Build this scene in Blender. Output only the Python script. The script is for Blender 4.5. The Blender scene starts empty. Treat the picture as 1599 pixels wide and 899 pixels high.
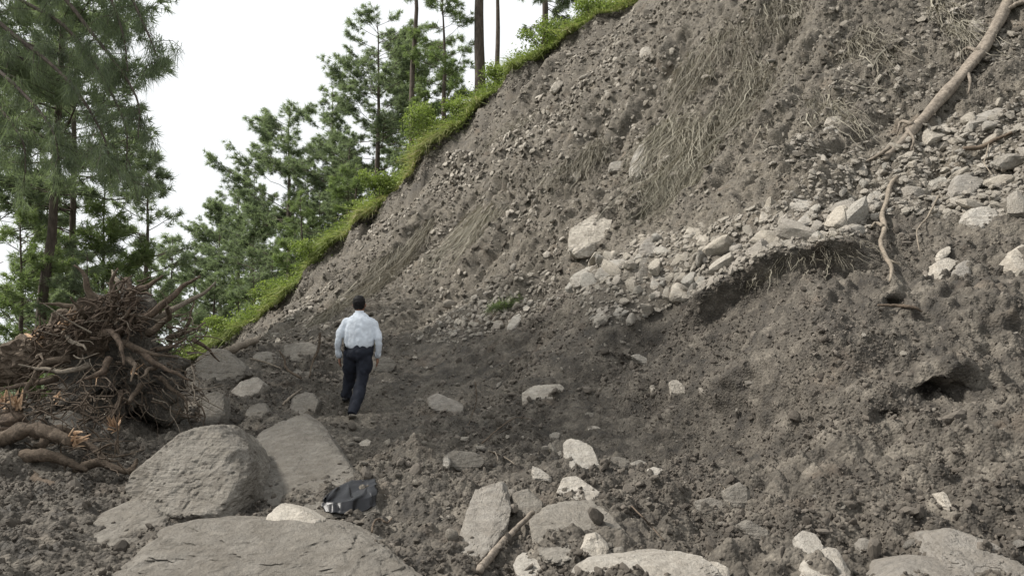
import bpy, bmesh, math, random
import numpy as np
from mathutils import Vector, Matrix

# ------------------------------------------------------------------ camera, sky, sun, exposure
SC = bpy.context.scene
COL = SC.collection
FPX, HOR, EYE = 1180.0, 470.0, 1.6          # focal length in photo pixels, horizon row, eye height
cam_d = bpy.data.cameras.new('camera')
cam = bpy.data.objects.new('camera', cam_d); COL.objects.link(cam)
cam.location = (0, 0, EYE); cam.rotation_euler = (math.radians(90), 0, 0)
cam_d.sensor_width = 36; cam_d.lens = FPX / 1599 * 36
cam_d.shift_y = (HOR - 449.5) / 1599
cam_d.clip_start = 0.05; cam_d.clip_end = 6000
SC.camera = cam

SUN_EL, SUN_AZ = math.radians(46), math.radians(-84)   # azimuth from +Y, negative = left
world = bpy.data.worlds.new('World'); SC.world = world; world.use_nodes = True
wn = world.node_tree.nodes; wl = world.node_tree.links
bg = wn['Background']
sky = wn.new('ShaderNodeTexSky'); sky.sky_type = 'NISHITA'; sky.sun_disc = False
sky.sun_elevation = SUN_EL; sky.sun_rotation = SUN_AZ
sky.air_density = 1.0; sky.dust_density = 6.0; sky.ozone_density = 1.0
hs = wn.new('ShaderNodeHueSaturation'); hs.inputs['Saturation'].default_value = 0.12
wl.new(sky.outputs[0], hs.inputs['Color'])
cloud = wn.new('ShaderNodeMix'); cloud.data_type = 'RGBA'
cloud.inputs['Factor'].default_value = 0.93                # an even sheet of cloud in front of the blue
wl.new(hs.outputs[0], cloud.inputs['A']); cloud.inputs['B'].default_value = (5.7, 5.85, 5.95, 1)
wl.new(cloud.outputs['Result'], bg.inputs['Color'])
bg.inputs['Strength'].default_value = 0.125

sun_d = bpy.data.lights.new('sun', 'SUN'); sun_d.energy = 4.5; sun_d.angle = math.radians(6)
sun_d.color = (1.0, 0.95, 0.88)
sun = bpy.data.objects.new('sun', sun_d); COL.objects.link(sun)
sdir = Vector((math.sin(SUN_AZ) * math.cos(SUN_EL), math.cos(SUN_AZ) * math.cos(SUN_EL), math.sin(SUN_EL)))
sun.rotation_euler = sdir.to_track_quat('Z', 'Y').to_euler()
SC.view_settings.view_transform = 'Standard'; SC.view_settings.look = 'None'
SC.view_settings.exposure = 0.62; SC.view_settings.gamma = 1.0
SC.render.engine = 'CYCLES'
SC.cycles.use_denoising = True; SC.cycles.denoiser = 'OPENIMAGEDENOISE'; SC.cycles.denoising_prefilter = 'ACCURATE'; SC.cycles.denoising_input_passes = 'RGB_ALBEDO_NORMAL'
SC.cycles.max_bounces = 6; SC.cycles.diffuse_bounces = 3; SC.cycles.glossy_bounces = 2
SC.cycles.transmission_bounces = 2; SC.cycles.transparent_max_bounces = 4; SC.cycles.volume_bounces = 1

# ------------------------------------------------------------------ numpy noise
rng = np.random.default_rng(7)
def _hash(ix, iy, iz, s):
    h = ix.astype(np.uint32) * np.uint32(374761393) + iy.astype(np.uint32) * np.uint32(668265263) + iz.astype(np.uint32) * np.uint32(2147483629) + np.uint32((s * 974711 + 12345) & 0xFFFFFFFF)
    h = (h ^ (h >> np.uint32(13))) * np.uint32(1274126177)
    h = (h ^ (h >> np.uint32(15))) * np.uint32(2246822519)
    return h ^ (h >> np.uint32(16))
def vnoise(p, s=0):
    """smooth value noise, about -1..1"""
    p = np.asarray(p, np.float32); fl = np.floor(p); i = fl.astype(np.int32); f = p - fl; f = f * f * f * (f * (f * 6 - 15) + 10)
    x, y, z = i[:, 0], i[:, 1], i[:, 2]; fx, fy, fz = f[:, 0], f[:, 1], f[:, 2]
    def L(dx, dy):
        a = _hash(x + dx, y + dy, z, s).astype(np.float32); b = _hash(x + dx, y + dy, z + 1, s).astype(np.float32)
        return a + (b - a) * fz
    a0 = L(0, 0); a1 = L(0, 1); b0 = L(1, 0); b1 = L(1, 1)
    a0 += (a1 - a0) * fy; b0 += (b1 - b0) * fy
    return (a0 + (b0 - a0) * fx) / np.float32(2147483648.0) - 1
_R = np.array([[0.36, 0.48, -0.8], [-0.8, 0.6, 0.0], [0.48, 0.64, 0.6]])
def fbm(p, oct=4, s=0, gain=0.5):
    a, t, q = 1.0, 0.0, np.asarray(p, np.float32)
    for k in range(oct):
        t = t + a * vnoise(q, s + k); a *= gain; q = (q @ _R.T.astype(np.float32)) * 2.03 + 11.3
    return t
def worley(p, s=0):
    """distance to the nearest scattered point, about 0..0.9"""
    p = np.asarray(p, np.float32) - np.float32(0.5); fl = np.floor(p); i = fl.astype(np.int32); f = p - fl + np.float32(0.5)
    best = np.full(len(p), 9.0, np.float32); k = np.float32(0.76 / 1023)
    for dx in (0, 1):
        for dy in (0, 1):
            for dz in (0, 1):
                h = _hash(i[:, 0] + dx, i[:, 1] + dy, i[:, 2] + dz, s)
                ox = (h & np.uint32(1023)).astype(np.float32) * k + (0.12 + dx) - f[:, 0]
                oy = ((h >> np.uint32(10)) & np.uint32(1023)).astype(np.float32) * k + (0.12 + dy) - f[:, 1]
                oz = ((h >> np.uint32(20)) & np.uint32(1023)).astype(np.float32) * k + (0.12 + dz) - f[:, 2]
                np.minimum(best, ox * ox + oy * oy + oz * oz, out=best)
    return np.sqrt(best)
def sstep(a, b, x):
    t = np.clip((x - a) / (b - a), 0, 1); return t * t * (3 - 2 * t)

# ------------------------------------------------------------------ mesh helpers
def P(px, py, D):
    """a point D metres in front of the camera that the photo shows at pixel (px, py)"""
    return np.array(((px - 799.5) / FPX * D, D, EYE + (HOR - py) / FPX * D))
def to_px(x, y, z):
    return 799.5 + FPX * x / y, HOR - FPX * (z - EYE) / y
def mesh_np(name, V, F, attrs=None, smooth=True):
    """V (n,3); F list of (m,k) index arrays"""
    me = bpy.data.meshes.new(name); V = np.asarray(V, np.float32)
    F = [np.asarray(f, np.int32) for f in F if len(f)]
    me.vertices.add(len(V)); me.vertices.foreach_set('co', V.ravel())
    nl = sum(f.size for f in F); npol = sum(len(f) for f in F)
    me.loops.add(nl); me.loops.foreach_set('vertex_index', np.concatenate([f.ravel() for f in F]))
    me.polygons.add(npol)
    tot = np.concatenate([np.full(len(f), f.shape[1], np.int32) for f in F])
    st = np.concatenate([[0], np.cumsum(tot)[:-1]]).astype(np.int32)
    me.polygons.foreach_set('loop_start', st)
    me.polygons.foreach_set('use_smooth', np.full(npol, smooth))
    for k, a in (attrs or {}).items():
        at = me.attributes.new(k, 'FLOAT', 'POINT'); at.data.foreach_set('value', np.asarray(a, np.float32))
    me.update(calc_edges=True); me.validate()
    return me
def link(name, me, mat, parent=None, loc=None, rot=None, **props):
    o = bpy.data.objects.new(name, me); COL.objects.link(o)
    if me is not None and mat is not None and not me.materials:
        for m in (mat if isinstance(mat, (list, tuple)) else [mat]): me.materials.append(m)
    if parent: o.parent = parent
    if loc is not None: o.location = loc
    if rot is not None: o.rotation_euler = rot
    for k, v in props.items(): o[k] = v
    return o
def thing(name, label, cat, loc=(0, 0, 0), rot=(0, 0, 0), group=None):
    o = bpy.data.objects.new(name, None); COL.objects.link(o); o.location = loc; o.rotation_euler = rot
    o.empty_display_size = 0.1
    o['label'] = label; o['category'] = cat
    if group: o['group'] = group
    return o
class Acc:
    def __init__(s): s.V = []; s.T = []; s.Q = []; s.A = []; s.n = 0
    def add(s, V, T=None, Q=None, a=0.0):
        V = np.asarray(V, float)
        if T is not None and len(T): s.T.append(np.asarray(T) + s.n)
        if Q is not None and len(Q): s.Q.append(np.asarray(Q) + s.n)
        s.V.append(V); s.A.append(np.full(len(V), a) if np.isscalar(a) else np.asarray(a)); s.n += len(V)
    def mesh(s, name, smooth=True):
        F = []
        if s.T: F.append(np.concatenate(s.T))
        if s.Q: F.append(np.concatenate(s.Q))
        return mesh_np(name, np.concatenate(s.V), F, {'tint': np.concatenate(s.A)}, smooth)
def tube(acc, pts, rad, k=6, a=0.0, cap=True, flat=1.0, rough=0.0, seed=0):
    pts = np.asarray(pts, float); n = len(pts)
    rad = np.interp(np.linspace(0, 1, n), np.linspace(0, 1, len(rad)), rad) if not np.isscalar(rad) else np.full(n, rad)
    t = np.gradient(pts, axis=0); t /= np.linalg.norm(t, axis=1)[:, None] + 1e-9
    ref = np.array([0.13, 0.07, 1.0]) if abs(t[:, 2]).mean() < 0.8 else np.array([1.0, 0.1, 0.05])
    u = np.cross(t, ref); u /= np.linalg.norm(u, axis=1)[:, None] + 1e-9; v = np.cross(t, u)
    an = np.arange(k) / k * 2 * math.pi
    r = rad[:, None] * np.ones(k)
    if rough:
        g = np.stack([np.repeat(np.arange(n), k) * 0.33, np.tile(an * 1.1, n), np.full(n * k, seed * 3.7)], 1)
        r = r * (1 + rough * vnoise(g, seed)).reshape(n, k)
    V = pts[:, None, :] + r[..., None] * (np.cos(an)[None, :, None] * u[:, None, :] + flat * np.sin(an)[None, :, None] * v[:, None, :])
    V = V.reshape(-1, 3)
    i = np.arange(n - 1)[:, None] * k; j = np.arange(k)[None, :]; j2 = (j + 1) % k
    Q = np.stack([i + j, i + j2, i + k + j2, i + k + j], -1).reshape(-1, 4)
    T = None
    if cap:
        V = np.concatenate([V, pts[:1], pts[-1:]]); c0, c1 = n * k, n * k + 1; jj = np.arange(k); jn = (jj + 1) % k
        T = np.concatenate([np.stack([np.full(k, c0), jn, jj], 1), np.stack([np.full(k, c1), (n - 1) * k + jj, (n - 1) * k + jn], 1)])
    acc.add(V, T, Q, a)
def curve(ctrl, n=20):
    """smooth path through control points (Catmull-Rom)"""
    c = np.asarray(ctrl, float); c = np.concatenate([[2 * c[0] - c[1]], c, [2 * c[-1] - c[-2]]])
    out = []; m = len(c) - 3
    for s in np.linspace(0, m - 1e-6, n):
        i = int(s); t = s - i; p0, p1, p2, p3 = c[i:i + 4]
        out.append(0.5 * (2 * p1 + (p2 - p0) * t + (2 * p0 - 5 * p1 + 4 * p2 - p3) * t * t + (3 * p1 - p0 - 3 * p2 + p3) * t ** 3))
    return np.array(out)
_ico = {}
def ico(sub):
    if sub not in _ico:
        bm = bmesh.new(); bmesh.ops.create_icosphere(bm, subdivisions=sub, radius=1)
        _ico[sub] = (np.array([v.co[:] for v in bm.verts]), np.array([[v.index for v in f.verts] for f in bm.faces])); bm.free()
    return _ico[sub]
def hull_planes(q):
    bm = bmesh.new()
    for p in q: bm.verts.new(p)
    r = bmesh.ops.convex_hull(bm, input=bm.verts)
    N, H = [], []
    bmesh.ops.recalc_face_normals(bm, faces=bm.faces)
    for f in bm.faces:
        n = np.array(f.normal[:]); h = n @ np.array(f.verts[0].co[:])
        if h < 0: n, h = -n, -h
        if not any(n @ m > 0.999 for m in N): N.append(n); H.append(max(h, 0.05))
    bm.free(); return np.array(N), np.array(H)
def rock_verts(N, H, sub, rough, seed, soft=14.0, strata=0.0):
    d, F = ico(sub)
    t = H[None, :] / np.maximum(d @ N.T, 1e-3)
    m = t.min(1)
    r = m - np.log(np.exp(-soft * (np.minimum(t, 6) - m[:, None])).sum(1)) / soft
    v = d * r[:, None]
    o = seed * 7.13
    if sub > 4: v = v * (1 - 0.35 * rough * np.exp(-(fbm(v * 1.6 + o, 3, seed + 20) / 0.05) ** 2) - 0.25 * rough * np.exp(-(fbm(v * 3.1 + o, 3, seed + 21) / 0.06) ** 2))[:, None]   # cracks
    v = v * (1 + rough * (0.30 * fbm(v * 2.0 + o, 2, seed) - 0.35 * np.abs(fbm(v * 4.2 + o, 4, seed + 9, 0.6)) - 0.5 * np.maximum(0, 0.40 - worley(v * 2.6 + o, seed)))[:, None])
    if strata:
        v[:, :2] *= (1 + strata * np.sign(np.sin(v[:, 2] * 17 + 3 * vnoise(v * 1.5 + o, seed))) * (0.5 + 0.5 * vnoise(v * 2.5 + o, seed + 3)))[:, None]
    return v, F
def random_rock(sub, seed, flat=0.5, rough=0.16, nplanes=8):
    r = np.random.default_rng(seed)
    n = r.normal(size=(nplanes, 3)); n /= np.linalg.norm(n, axis=1)[:, None]
    n = np.concatenate([n, [[0, 0, 1], [0, 0, -1], [1, .2, .1], [-1, .1, -.2], [.1, 1, .2], [-.2, -1, .1], [.6, .6, .5], [-.6, .6, -.5], [.6, -.6, -.5], [-.6, -.6, .5]]]); n /= np.linalg.norm(n, axis=1)[:, None]; h = np.concatenate([r.uniform(0.52, 0.95, nplanes), [0.8, 0.8], [0.9] * 4, [0.95] * 4])
    v, F = rock_verts(n, h, sub, rough, seed, 40.0)
    return v * np.array([1, r.uniform(0.55, 0.9), flat * r.uniform(0.75, 1.25)]), F

# ------------------------------------------------------------------ materials
def material(name):
    m = bpy.data.materials.new(name); m.use_nodes = True
    nt = m.node_tree; b = nt.nodes['Principled BSDF']
    b.inputs['Roughness'].default_value = 0.9; b.inputs['Specular IOR Level'].default_value = 0.25
    return m, nt, b
def nd(nt, t, **kw):
    n = nt.nodes.new(t)
    for k, v in kw.items():
        if hasattr(n, k) and k not in ('Scale', 'Detail'): setattr(n, k, v)
        else: n.inputs[k].default_value = v
    return n
def coords(nt, kind='Object'):
    return nt.nodes.new('ShaderNodeTexCoord').outputs[kind]
def ramp(nt, fac, stops):
    r = nt.nodes.new('ShaderNodeValToRGB'); e = r.color_ramp.elements
    while len(e) < len(stops): e.new(0.5)
    for q, (p, c) in zip(e, stops): q.position = p; q.color = (*c, 1) if len(c) == 3 else c
    nt.links.new(fac, r.inputs[0]); return r.outputs[0]
def mix(nt, fac, a, b, mode='MIX'):
    m = nt.nodes.new('ShaderNodeMix'); m.data_type = 'RGBA'; m.blend_type = mode
    for s, v in (('Factor', fac), ('A', a), ('B', b)):
        if hasattr(v, 'is_output'): nt.links.new(v, m.inputs[s])
        elif s == 'Factor': m.inputs[s].default_value = v
        else: m.inputs[s].default_value = (*v, 1)
    return m.outputs['Result']
def noise(nt, vec, scale, detail=4, rough=0.55):
    n = nt.nodes.new('ShaderNodeTexNoise'); n.inputs['Scale'].default_value = scale
    n.inputs['Detail'].default_value = detail; n.inputs['Roughness'].default_value = rough
    nt.links.new(vec, n.inputs['Vector']); return n.outputs['Fac']
def voro(nt, vec, scale, feature='F1', out='Distance'):
    n = nt.nodes.new('ShaderNodeTexVoronoi'); n.feature = feature; n.inputs['Scale'].default_value = scale
    nt.links.new(vec, n.inputs['Vector']); return n.outputs[out]
def bump(nt, b, h, strength, dist):
    n = nt.nodes.new('ShaderNodeBump'); n.inputs['Strength'].default_value = strength; n.inputs['Distance'].default_value = dist
    nt.links.new(h, n.inputs['Height']); nt.links.new(n.outputs[0], b.inputs['Normal'])
def attr(nt, name, kind='GEOMETRY'):
    n = nt.nodes.new('ShaderNodeAttribute'); n.attribute_type = kind; n.attribute_name = name; return n.outputs['Fac']
def math_(nt, op, a, b):
    n = nt.nodes.new('ShaderNodeMath'); n.operation = op
    for i, v in enumerate((a, b)):
        if hasattr(v, 'is_output'): nt.links.new(v, n.inputs[i])
        else: n.inputs[i].default_value = v
    return n.outputs[0]

def soil_material():
    m, nt, b = material('landslide_soil'); g = coords(nt)
    big = noise(nt, g, 0.55, 5); mid = noise(nt, g, 3.2, 6, 0.65); fine = noise(nt, g, 26, 5, 0.7)
    wet = ramp(nt, mid, [(0.33, (0.032, 0.028, 0.023)), (0.5, (0.076, 0.067, 0.055)), (0.68, (0.160, 0.143, 0.119))])
    dry = ramp(nt, mix(nt, 0.6, mid, noise(nt, g, 17, 5, 0.7)), [(0.32, (0.055, 0.048, 0.038)), (0.5, (0.118, 0.104, 0.084)), (0.68, (0.215, 0.193, 0.158))])
    dn = math_(nt, 'ADD', attr(nt, 'dry'), math_(nt, 'MULTIPLY', math_(nt, 'SUBTRACT', big, 0.5), 0.9))
    base = mix(nt, ramp(nt, dn, [(0.25, (0, 0, 0)), (0.75, (1, 1, 1))]), wet, dry)
    rust = ramp(nt, noise(nt, g, 1.3, 4), [(0.6, (0, 0, 0)), (0.75, (0.5, 0.5, 0.5))])
    base = mix(nt, rust, base, mix(nt, 0.5, base, (0.17, 0.115, 0.075)))
    grit = ramp(nt, voro(nt, g, 30), [(0.0, (1.35, 1.32, 1.28)), (0.25, (1.05, 1.05, 1.05)), (0.7, (0.72, 0.72, 0.72))])
    base = mix(nt, 0.8, base, grit, 'MULTIPLY')
    nt.links.new(base, b.inputs['Base Color'])
    h = math_(nt, 'ADD', math_(nt, 'MULTIPLY', fine, 0.8), math_(nt, 'MULTIPLY', voro(nt, g, 42), -0.7))
    bump(nt, b, h, 0.9, 0.02)
    nt.links.new(ramp(nt, mid, [(0.3, (0.62,) * 3), (0.6, (0.92,) * 3)]), b.inputs['Roughness'])
    return m
def clod_material():
    m, nt, b = material('soil_clods'); g = coords(nt); t = attr(nt, 'tint', 'INSTANCER')
    c = ramp(nt, t, [(0.0, (0.050, 0.043, 0.036)), (0.45, (0.100, 0.087, 0.072)), (0.8, (0.165, 0.145, 0.122)), (1.0, (0.24, 0.21, 0.18))])
    c = mix(nt, 0.7, c, ramp(nt, noise(nt, g, 30, 4), [(0.3, (0.6,) * 3), (0.7, (1.35,) * 3)]), 'MULTIPLY')
    nt.links.new(c, b.inputs['Base Color']); bump(nt, b, noise(nt, g, 60, 4), 0.7, 0.01)
    return m
def stone_material(name, cols, dirt=0.35, per='random', dirtcol=(0.125, 0.108, 0.088), vein=0.3):
    """weathered schist: pale faces, darker bands, soil smeared over it"""
    m, nt, b = material(name); g = coords(nt)
    if per == 'random':
        r = nt.nodes.new('ShaderNodeObjectInfo').outputs['Random']
    else: r = attr(nt, 'tint', 'INSTANCER')
    c = ramp(nt, r, [(i / max(1, len(cols) - 1), q) for i, q in enumerate(cols)])
    mott = ramp(nt, noise(nt, g, 9, 8, 0.75), [(0.28, (0.48, 0.46, 0.43)), (0.5, (1.0, 0.98, 0.95)), (0.70, (1.38, 1.35, 1.3))])
    c = mix(nt, 0.9, c, mott, 'MULTIPLY')
    mp = nt.nodes.new('ShaderNodeMapping'); mp.inputs['Scale'].default_value = (2.0, 2.5, 16); mp.inputs['Rotation'].default_value = (0.35, 0.2, 0)
    nt.links.new(g, mp.inputs['Vector'])
    band = ramp(nt, noise(nt, mp.outputs[0], 1.6, 5, 0.6), [(0.35, (0.68, 0.64, 0.58)), (0.55, (1, 1, 1)), (0.7, (1.15, 1.13, 1.1))])
    c = mix(nt, vein, c, band, 'MULTIPLY')
    if dirt:
        dm = ramp(nt, noise(nt, g, 4.1, 9, 0.78), [(0.56 - dirt * 0.5, (0, 0, 0)), (0.86 - dirt * 0.35, (1, 1, 1))])
        dc = mix(nt, noise(nt, g, 40, 3), tuple(0.6 * x for x in dirtcol), tuple(1.7 * x for x in dirtcol))
        c = mix(nt, math_(nt, 'MULTIPLY', dm, 0.85), c, dc)
    nt.links.new(c, b.inputs['Base Color'])
    h = math_(nt, 'ADD', noise(nt, g, 14, 7, 0.7), math_(nt, 'MULTIPLY', noise(nt, mp.outputs[0], 3.5, 4), 0.6))
    bump(nt, b, math_(nt, 'ADD', h, math_(nt, 'MULTIPLY', noise(nt, g, 60, 4, 0.7), 0.35)), 1.0, 0.04)
    return m
def wood_material(name, a, c2, scale=(9, 9, 1.2), bumpd=0.02):
    m, nt, b = material(name); g = coords(nt)
    mp = nt.nodes.new('ShaderNodeMapping'); mp.inputs['Scale'].default_value = scale; nt.links.new(g, mp.inputs['Vector'])
    n = noise(nt, mp.outputs[0], 2.5, 6, 0.65)
    c = ramp(nt, n, [(0.3, a), (0.7, c2)])
    nt.links.new(mix(nt, 0.6, c, ramp(nt, noise(nt, g, 6, 5), [(0.3, (0.6,) * 3), (0.7, (1.3,) * 3)]), 'MULTIPLY'), b.inputs['Base Color'])
    bump(nt, b, n, 0.8, bumpd); return m
def leaf_material(name, cols, trans=0.3, glow=(1.2, 1.35, 0.8)):
    m, nt, b = material(name); t = attr(nt, 'tint')
    c = ramp(nt, t, [(i / (len(cols) - 1), q) for i, q in enumerate(cols)])
    nt.links.new(c, b.inputs['Base Color']); b.inputs['Roughness'].default_value = 0.6
    tr = nt.nodes.new('ShaderNodeBsdfTranslucent'); nt.links.new(mix(nt, 1.0, c, glow, 'MULTIPLY'), tr.inputs['Color'])
    mx = nt.nodes.new('ShaderNodeMixShader'); mx.inputs[0].default_value = trans
    out = nt.nodes['Material Output']
    nt.links.new(b.outputs[0], mx.inputs[1]); nt.links.new(tr.outputs[0], mx.inputs[2]); nt.links.new(mx.outputs[0], out.inputs['Surface'])
    return m
M = {}
M['soil'] = soil_material(); M['clod'] = clod_material()
PALE = [(0.36, 0.335, 0.295), (0.46, 0.43, 0.38), (0.40, 0.385, 0.355), (0.30, 0.28, 0.25)]
GREY = [(0.23, 0.22, 0.205), (0.29, 0.275, 0.25), (0.20, 0.19, 0.175)]
BROWN = [(0.20, 0.190, 0.172), (0.255, 0.242, 0.218), (0.175, 0.166, 0.150)]
M['pale'] = stone_material('pale_schist', PALE, 0.32)
M['rubble'] = stone_material('clean_rubble', [(0.42, 0.39, 0.34), (0.54, 0.50, 0.435), (0.46, 0.445, 0.41), (0.36, 0.335, 0.30)], 0.15)
M['pale_dusty'] = stone_material('soil_smeared_schist', PALE, 0.42)
M['grey'] = stone_material('grey_schist', GREY, 0.3)
M['brown'] = stone_material('soil_coated_schist', BROWN, 0.5, dirtcol=(0.085, 0.074, 0.060))
M['pebble'] = stone_material('loose_pebbles', [(0.095, 0.083, 0.068), (0.22, 0.20, 0.172), (0.42, 0.39, 0.34), (0.50, 0.465, 0.415)], 0.0, per='tint', vein=0.0)
M['bark'] = wood_material('pine_bark', (0.045, 0.036, 0.030), (0.125, 0.10, 0.082), (7, 7, 1.3), 0.03)
M['drybark'] = wood_material('stripped_log_wood', (0.085, 0.070, 0.055), (0.27, 0.232, 0.19), (9, 9, 9))
M['root'] = wood_material('muddy_root', (0.055, 0.042, 0.031), (0.15, 0.115, 0.084), (14, 14, 14))
M['paleroot'] = wood_material('bare_root', (0.12, 0.098, 0.075), (0.28, 0.24, 0.19), (14, 14, 14))
M['redroot'] = wood_material('torn_bark', (0.045, 0.034, 0.026), (0.16, 0.118, 0.086), (12, 12, 5))
M['splinter'] = wood_material('fresh_splintered_wood', (0.30, 0.18, 0.10), (0.55, 0.40, 0.27), (10, 10, 3))
M['needle'] = leaf_material('pine_needles', [(0.105, 0.125, 0.090), (0.165, 0.195, 0.136), (0.225, 0.26, 0.18)], 0.5)  # greens lightened to stand in for haze, which is not built as air
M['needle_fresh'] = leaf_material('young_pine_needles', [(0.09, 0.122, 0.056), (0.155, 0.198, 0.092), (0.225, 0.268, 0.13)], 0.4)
M['leaf'] = leaf_material('shrub_leaves', [(0.095, 0.125, 0.035), (0.17, 0.215, 0.06), (0.26, 0.305, 0.105)], 0.35)
M['grass'] = leaf_material('green_grass', [(0.11, 0.135, 0.045), (0.18, 0.215, 0.07), (0.27, 0.30, 0.115), (0.35, 0.31, 0.18)], 0.3)
M['straw'] = leaf_material('dry_hanging_grass', [(0.080, 0.070, 0.053), (0.155, 0.140, 0.108), (0.25, 0.23, 0.182), (0.165, 0.158, 0.118)], 0.12, (1, 0.95, 0.8))

# ------------------------------------------------------------------ terrain: the slide, the buried track, the valley side
# control points: photo pixel + distance (-> world point), dryness of the soil there
CP = []
def cp(px, py, D, dry): CP.append((*P(px, py, D), dry))
for a in [(0,899,4.4,.1),(400,899,4.4,.2),(800,899,4.4,.15),(1200,899,4.4,.05),(1599,899,4.25,.1),
          (200,800,5.7,.1),(600,800,5.7,.3),(800,800,5.7,.25),(1000,800,5.7,.1),(1200,800,5.5,.05),(1400,800,5.2,.15),(1599,800,4.95,.2),
          (0,720,7.0,0),(200,720,7.4,0),(400,720,7.5,.1),(600,720,7.5,.6),(800,720,7.5,.25),(1000,720,7.35,.1),(1200,720,6.6,.05),(1400,720,6.0,.15),(1599,720,5.65,.2),
          (300,640,9.6,0),(420,640,10.6,.1),(545,640,11.1,.7),(700,640,10.8,.3),(850,640,10.4,.1),(1000,640,9.5,.05),(1150,640,8.0,.1),(1300,640,6.9,.2),(1450,640,6.5,.15),(1599,640,6.2,.25),
          (330,585,12.5,0),(430,560,13.5,.1),(520,575,14.3,.6),(600,556,16,.3),(700,562,14,.2),(850,560,12.5,.1),(1000,560,11,.05),(1100,560,9.3,.1),(1250,560,7.6,.25),(1400,560,7.1,.2),(1599,560,6.8,.25),
          (1120,500,9.5,.1),(1090,455,10.2,.3),(1200,405,9.5,.3),(1320,375,9.1,.3),(1200,450,9.0,0),(1320,430,8.5,.1),
          (1250,480,8.2,.3),(1400,480,7.7,.2),(1599,480,7.4,.3),(1450,400,8.4,.3),(1599,400,8.0,.35),(1500,320,9.4,.5),(1599,320,8.9,.5),
          (920,445,13,.8),(1000,420,12.6,.9),(940,515,11.4,.3),(1000,380,13.5,.9),(1100,380,12,1),(1200,330,11.6,1),(1350,290,10.9,1),(1450,250,10.9,1),(1599,200,10.5,1),(1599,260,9.6,.8),
          (950,340,14.5,.9),(1050,300,14.5,.9),(1200,250,13,.8),(1300,210,12.6,.7),(1450,130,12.6,.6),(1599,60,12.6,.6),
          (1100,200,15.5,.9),(1200,100,15.5,.8),(1350,50,14.5,.6),(1500,0,14,.5),(1599,-60,14,.6),(1200,0,17,.9),(1100,0,20.5,.8),(1000,5,27,.6),
          (1000,100,20,.9),(900,100,25,.8),(800,190,26,.8),(900,200,20,.95),(1000,200,17.5,.95),(800,300,20.5,1),(700,260,27.5,.8),(900,300,17,1),(800,400,17,.95),(850,455,14.8,.7),
          (700,350,23.5,.95),(600,360,27.5,.9),(700,450,18.5,.95),(600,450,21.5,.95),(500,450,27.5,.8),(505,505,20,.8),(450,500,25,.6),(700,525,15.5,.5),(800,505,14.2,.5),(420,528,19,.5),(380,545,17,.1)]:
    cp(*a)
for a in [(0,0,0,.2),(3,0,.05,.2),(-3,-2,0,.2),(5.2,2,.45,.2),(6.5,4.2,1.1,.2),(8.5,6,2.2,.3),(-6,2,.1,.1),(-8,6,.3,0),(-8,9,.2,0),(-11,9,-.6,0),(-9,13,-.9,0),(-13,14,-2.6,0),
          (-12,20,-3.2,.1),(-19,20,-6,.1),(-16,28,-4.5,.1),(-24,32,-8,.1),(-13,40,-3,.1),(-20,45,-6,.1),(-30,50,-11,.1),(-8,50,1,.1),(0,52,6,.3),(8,45,16,.5),(16,48,26,.5),
          (9,20,12.2,.7),(14,20,16.5,.7),(14,12,9.8,.6),(18,10,11.5,.6),(12,8,5.2,.4),(16,30,23,.7),(22,22,22.5,.7),(24,6,12,.5),(10,30,17.5,.7),(11,3,2.5,.3)]:
    CP.append(a)
CP = np.array(CP, float)
def _tps(r2): return r2 * np.log(r2 + 1e-9) * 0.5
_n = len(CP); _xy = CP[:, :2] / 10
_K = _tps(((_xy[:, None] - _xy[None]) ** 2).sum(-1)) + np.eye(_n) * 0.0006
_Pm = np.c_[np.ones(_n), _xy]
_A = np.block([[_K, _Pm], [_Pm.T, np.zeros((3, 3))]])
_W = np.linalg.solve(_A, np.r_[CP[:, 2], np.zeros(3)])
def base_height(x, y):
    out = np.empty(len(x)); q = np.c_[x, y] / 10
    for s in range(0, len(x), 60000):
        e = slice(s, s + 60000); out[e] = _tps(((q[e, None] - _xy[None]) ** 2).sum(-1)) @ _W[:_n] + np.c_[np.ones(len(q[e])), q[e]] @ _W[_n:]
    return out
def dryness(x, y):
    out = np.empty(len(x)); q = np.c_[x, y]
    for s in range(0, len(x), 60000):
        e = slice(s, s + 60000); w = 1 / (((q[e, None] - CP[None, :, :2]) ** 2).sum(-1) + 0.15) ** 2
        out[e] = (w @ CP[:, 3]) / w.sum(1)
    return out

Y0 = 2.2                                                     # the grid fans out from just behind the camera
_u = np.concatenate([np.linspace(-1.5, -0.62, 60)[:-1], np.linspace(-0.62, 0.62, 740), np.linspace(0.62, 1.9, 80)[1:]])
_s = np.concatenate([np.geomspace(1.2, 5.2, 40)[:-1], np.geomspace(5.2, 22, 560), np.geomspace(22, 36, 180)[1:], np.geomspace(36, 66, 30)[1:]])
NU, NS = len(_u), len(_s)
US, UU = np.meshgrid(_s, _u, indexing='ij')
gx = (US * UU).ravel(); gy = (US - Y0).ravel()
gz = base_height(gx, gy); gd = dryness(gx, gy)
def grid_normals(X, Y, Z):
    V = np.stack([X, Y, Z], 1).reshape(NS, NU, 3)
    n = np.cross(np.gradient(V, axis=1), np.gradient(V, axis=0)); n /= np.linalg.norm(n, axis=2)[..., None] + 1e-12
    n[n[..., 2] < 0] *= -1
    return n.reshape(-1, 3)
gn = grid_normals(gx, gy, gz)
gp = np.stack([gx, gy, gz], 1)
near = 1 - sstep(14, 24, gy)
up = sstep(0.45, 0.85, gd + 0.15 * fbm(gp * 0.8, 2, 50))       # the dry upper face
FALL = np.array([-0.87, -0.49, -0.9]); FALL /= np.linalg.norm(FALL)
al = gp @ FALL; q_st = gp - 0.72 * al[:, None] * FALL          # squeezed along the fall line: streaks that run downhill
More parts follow.
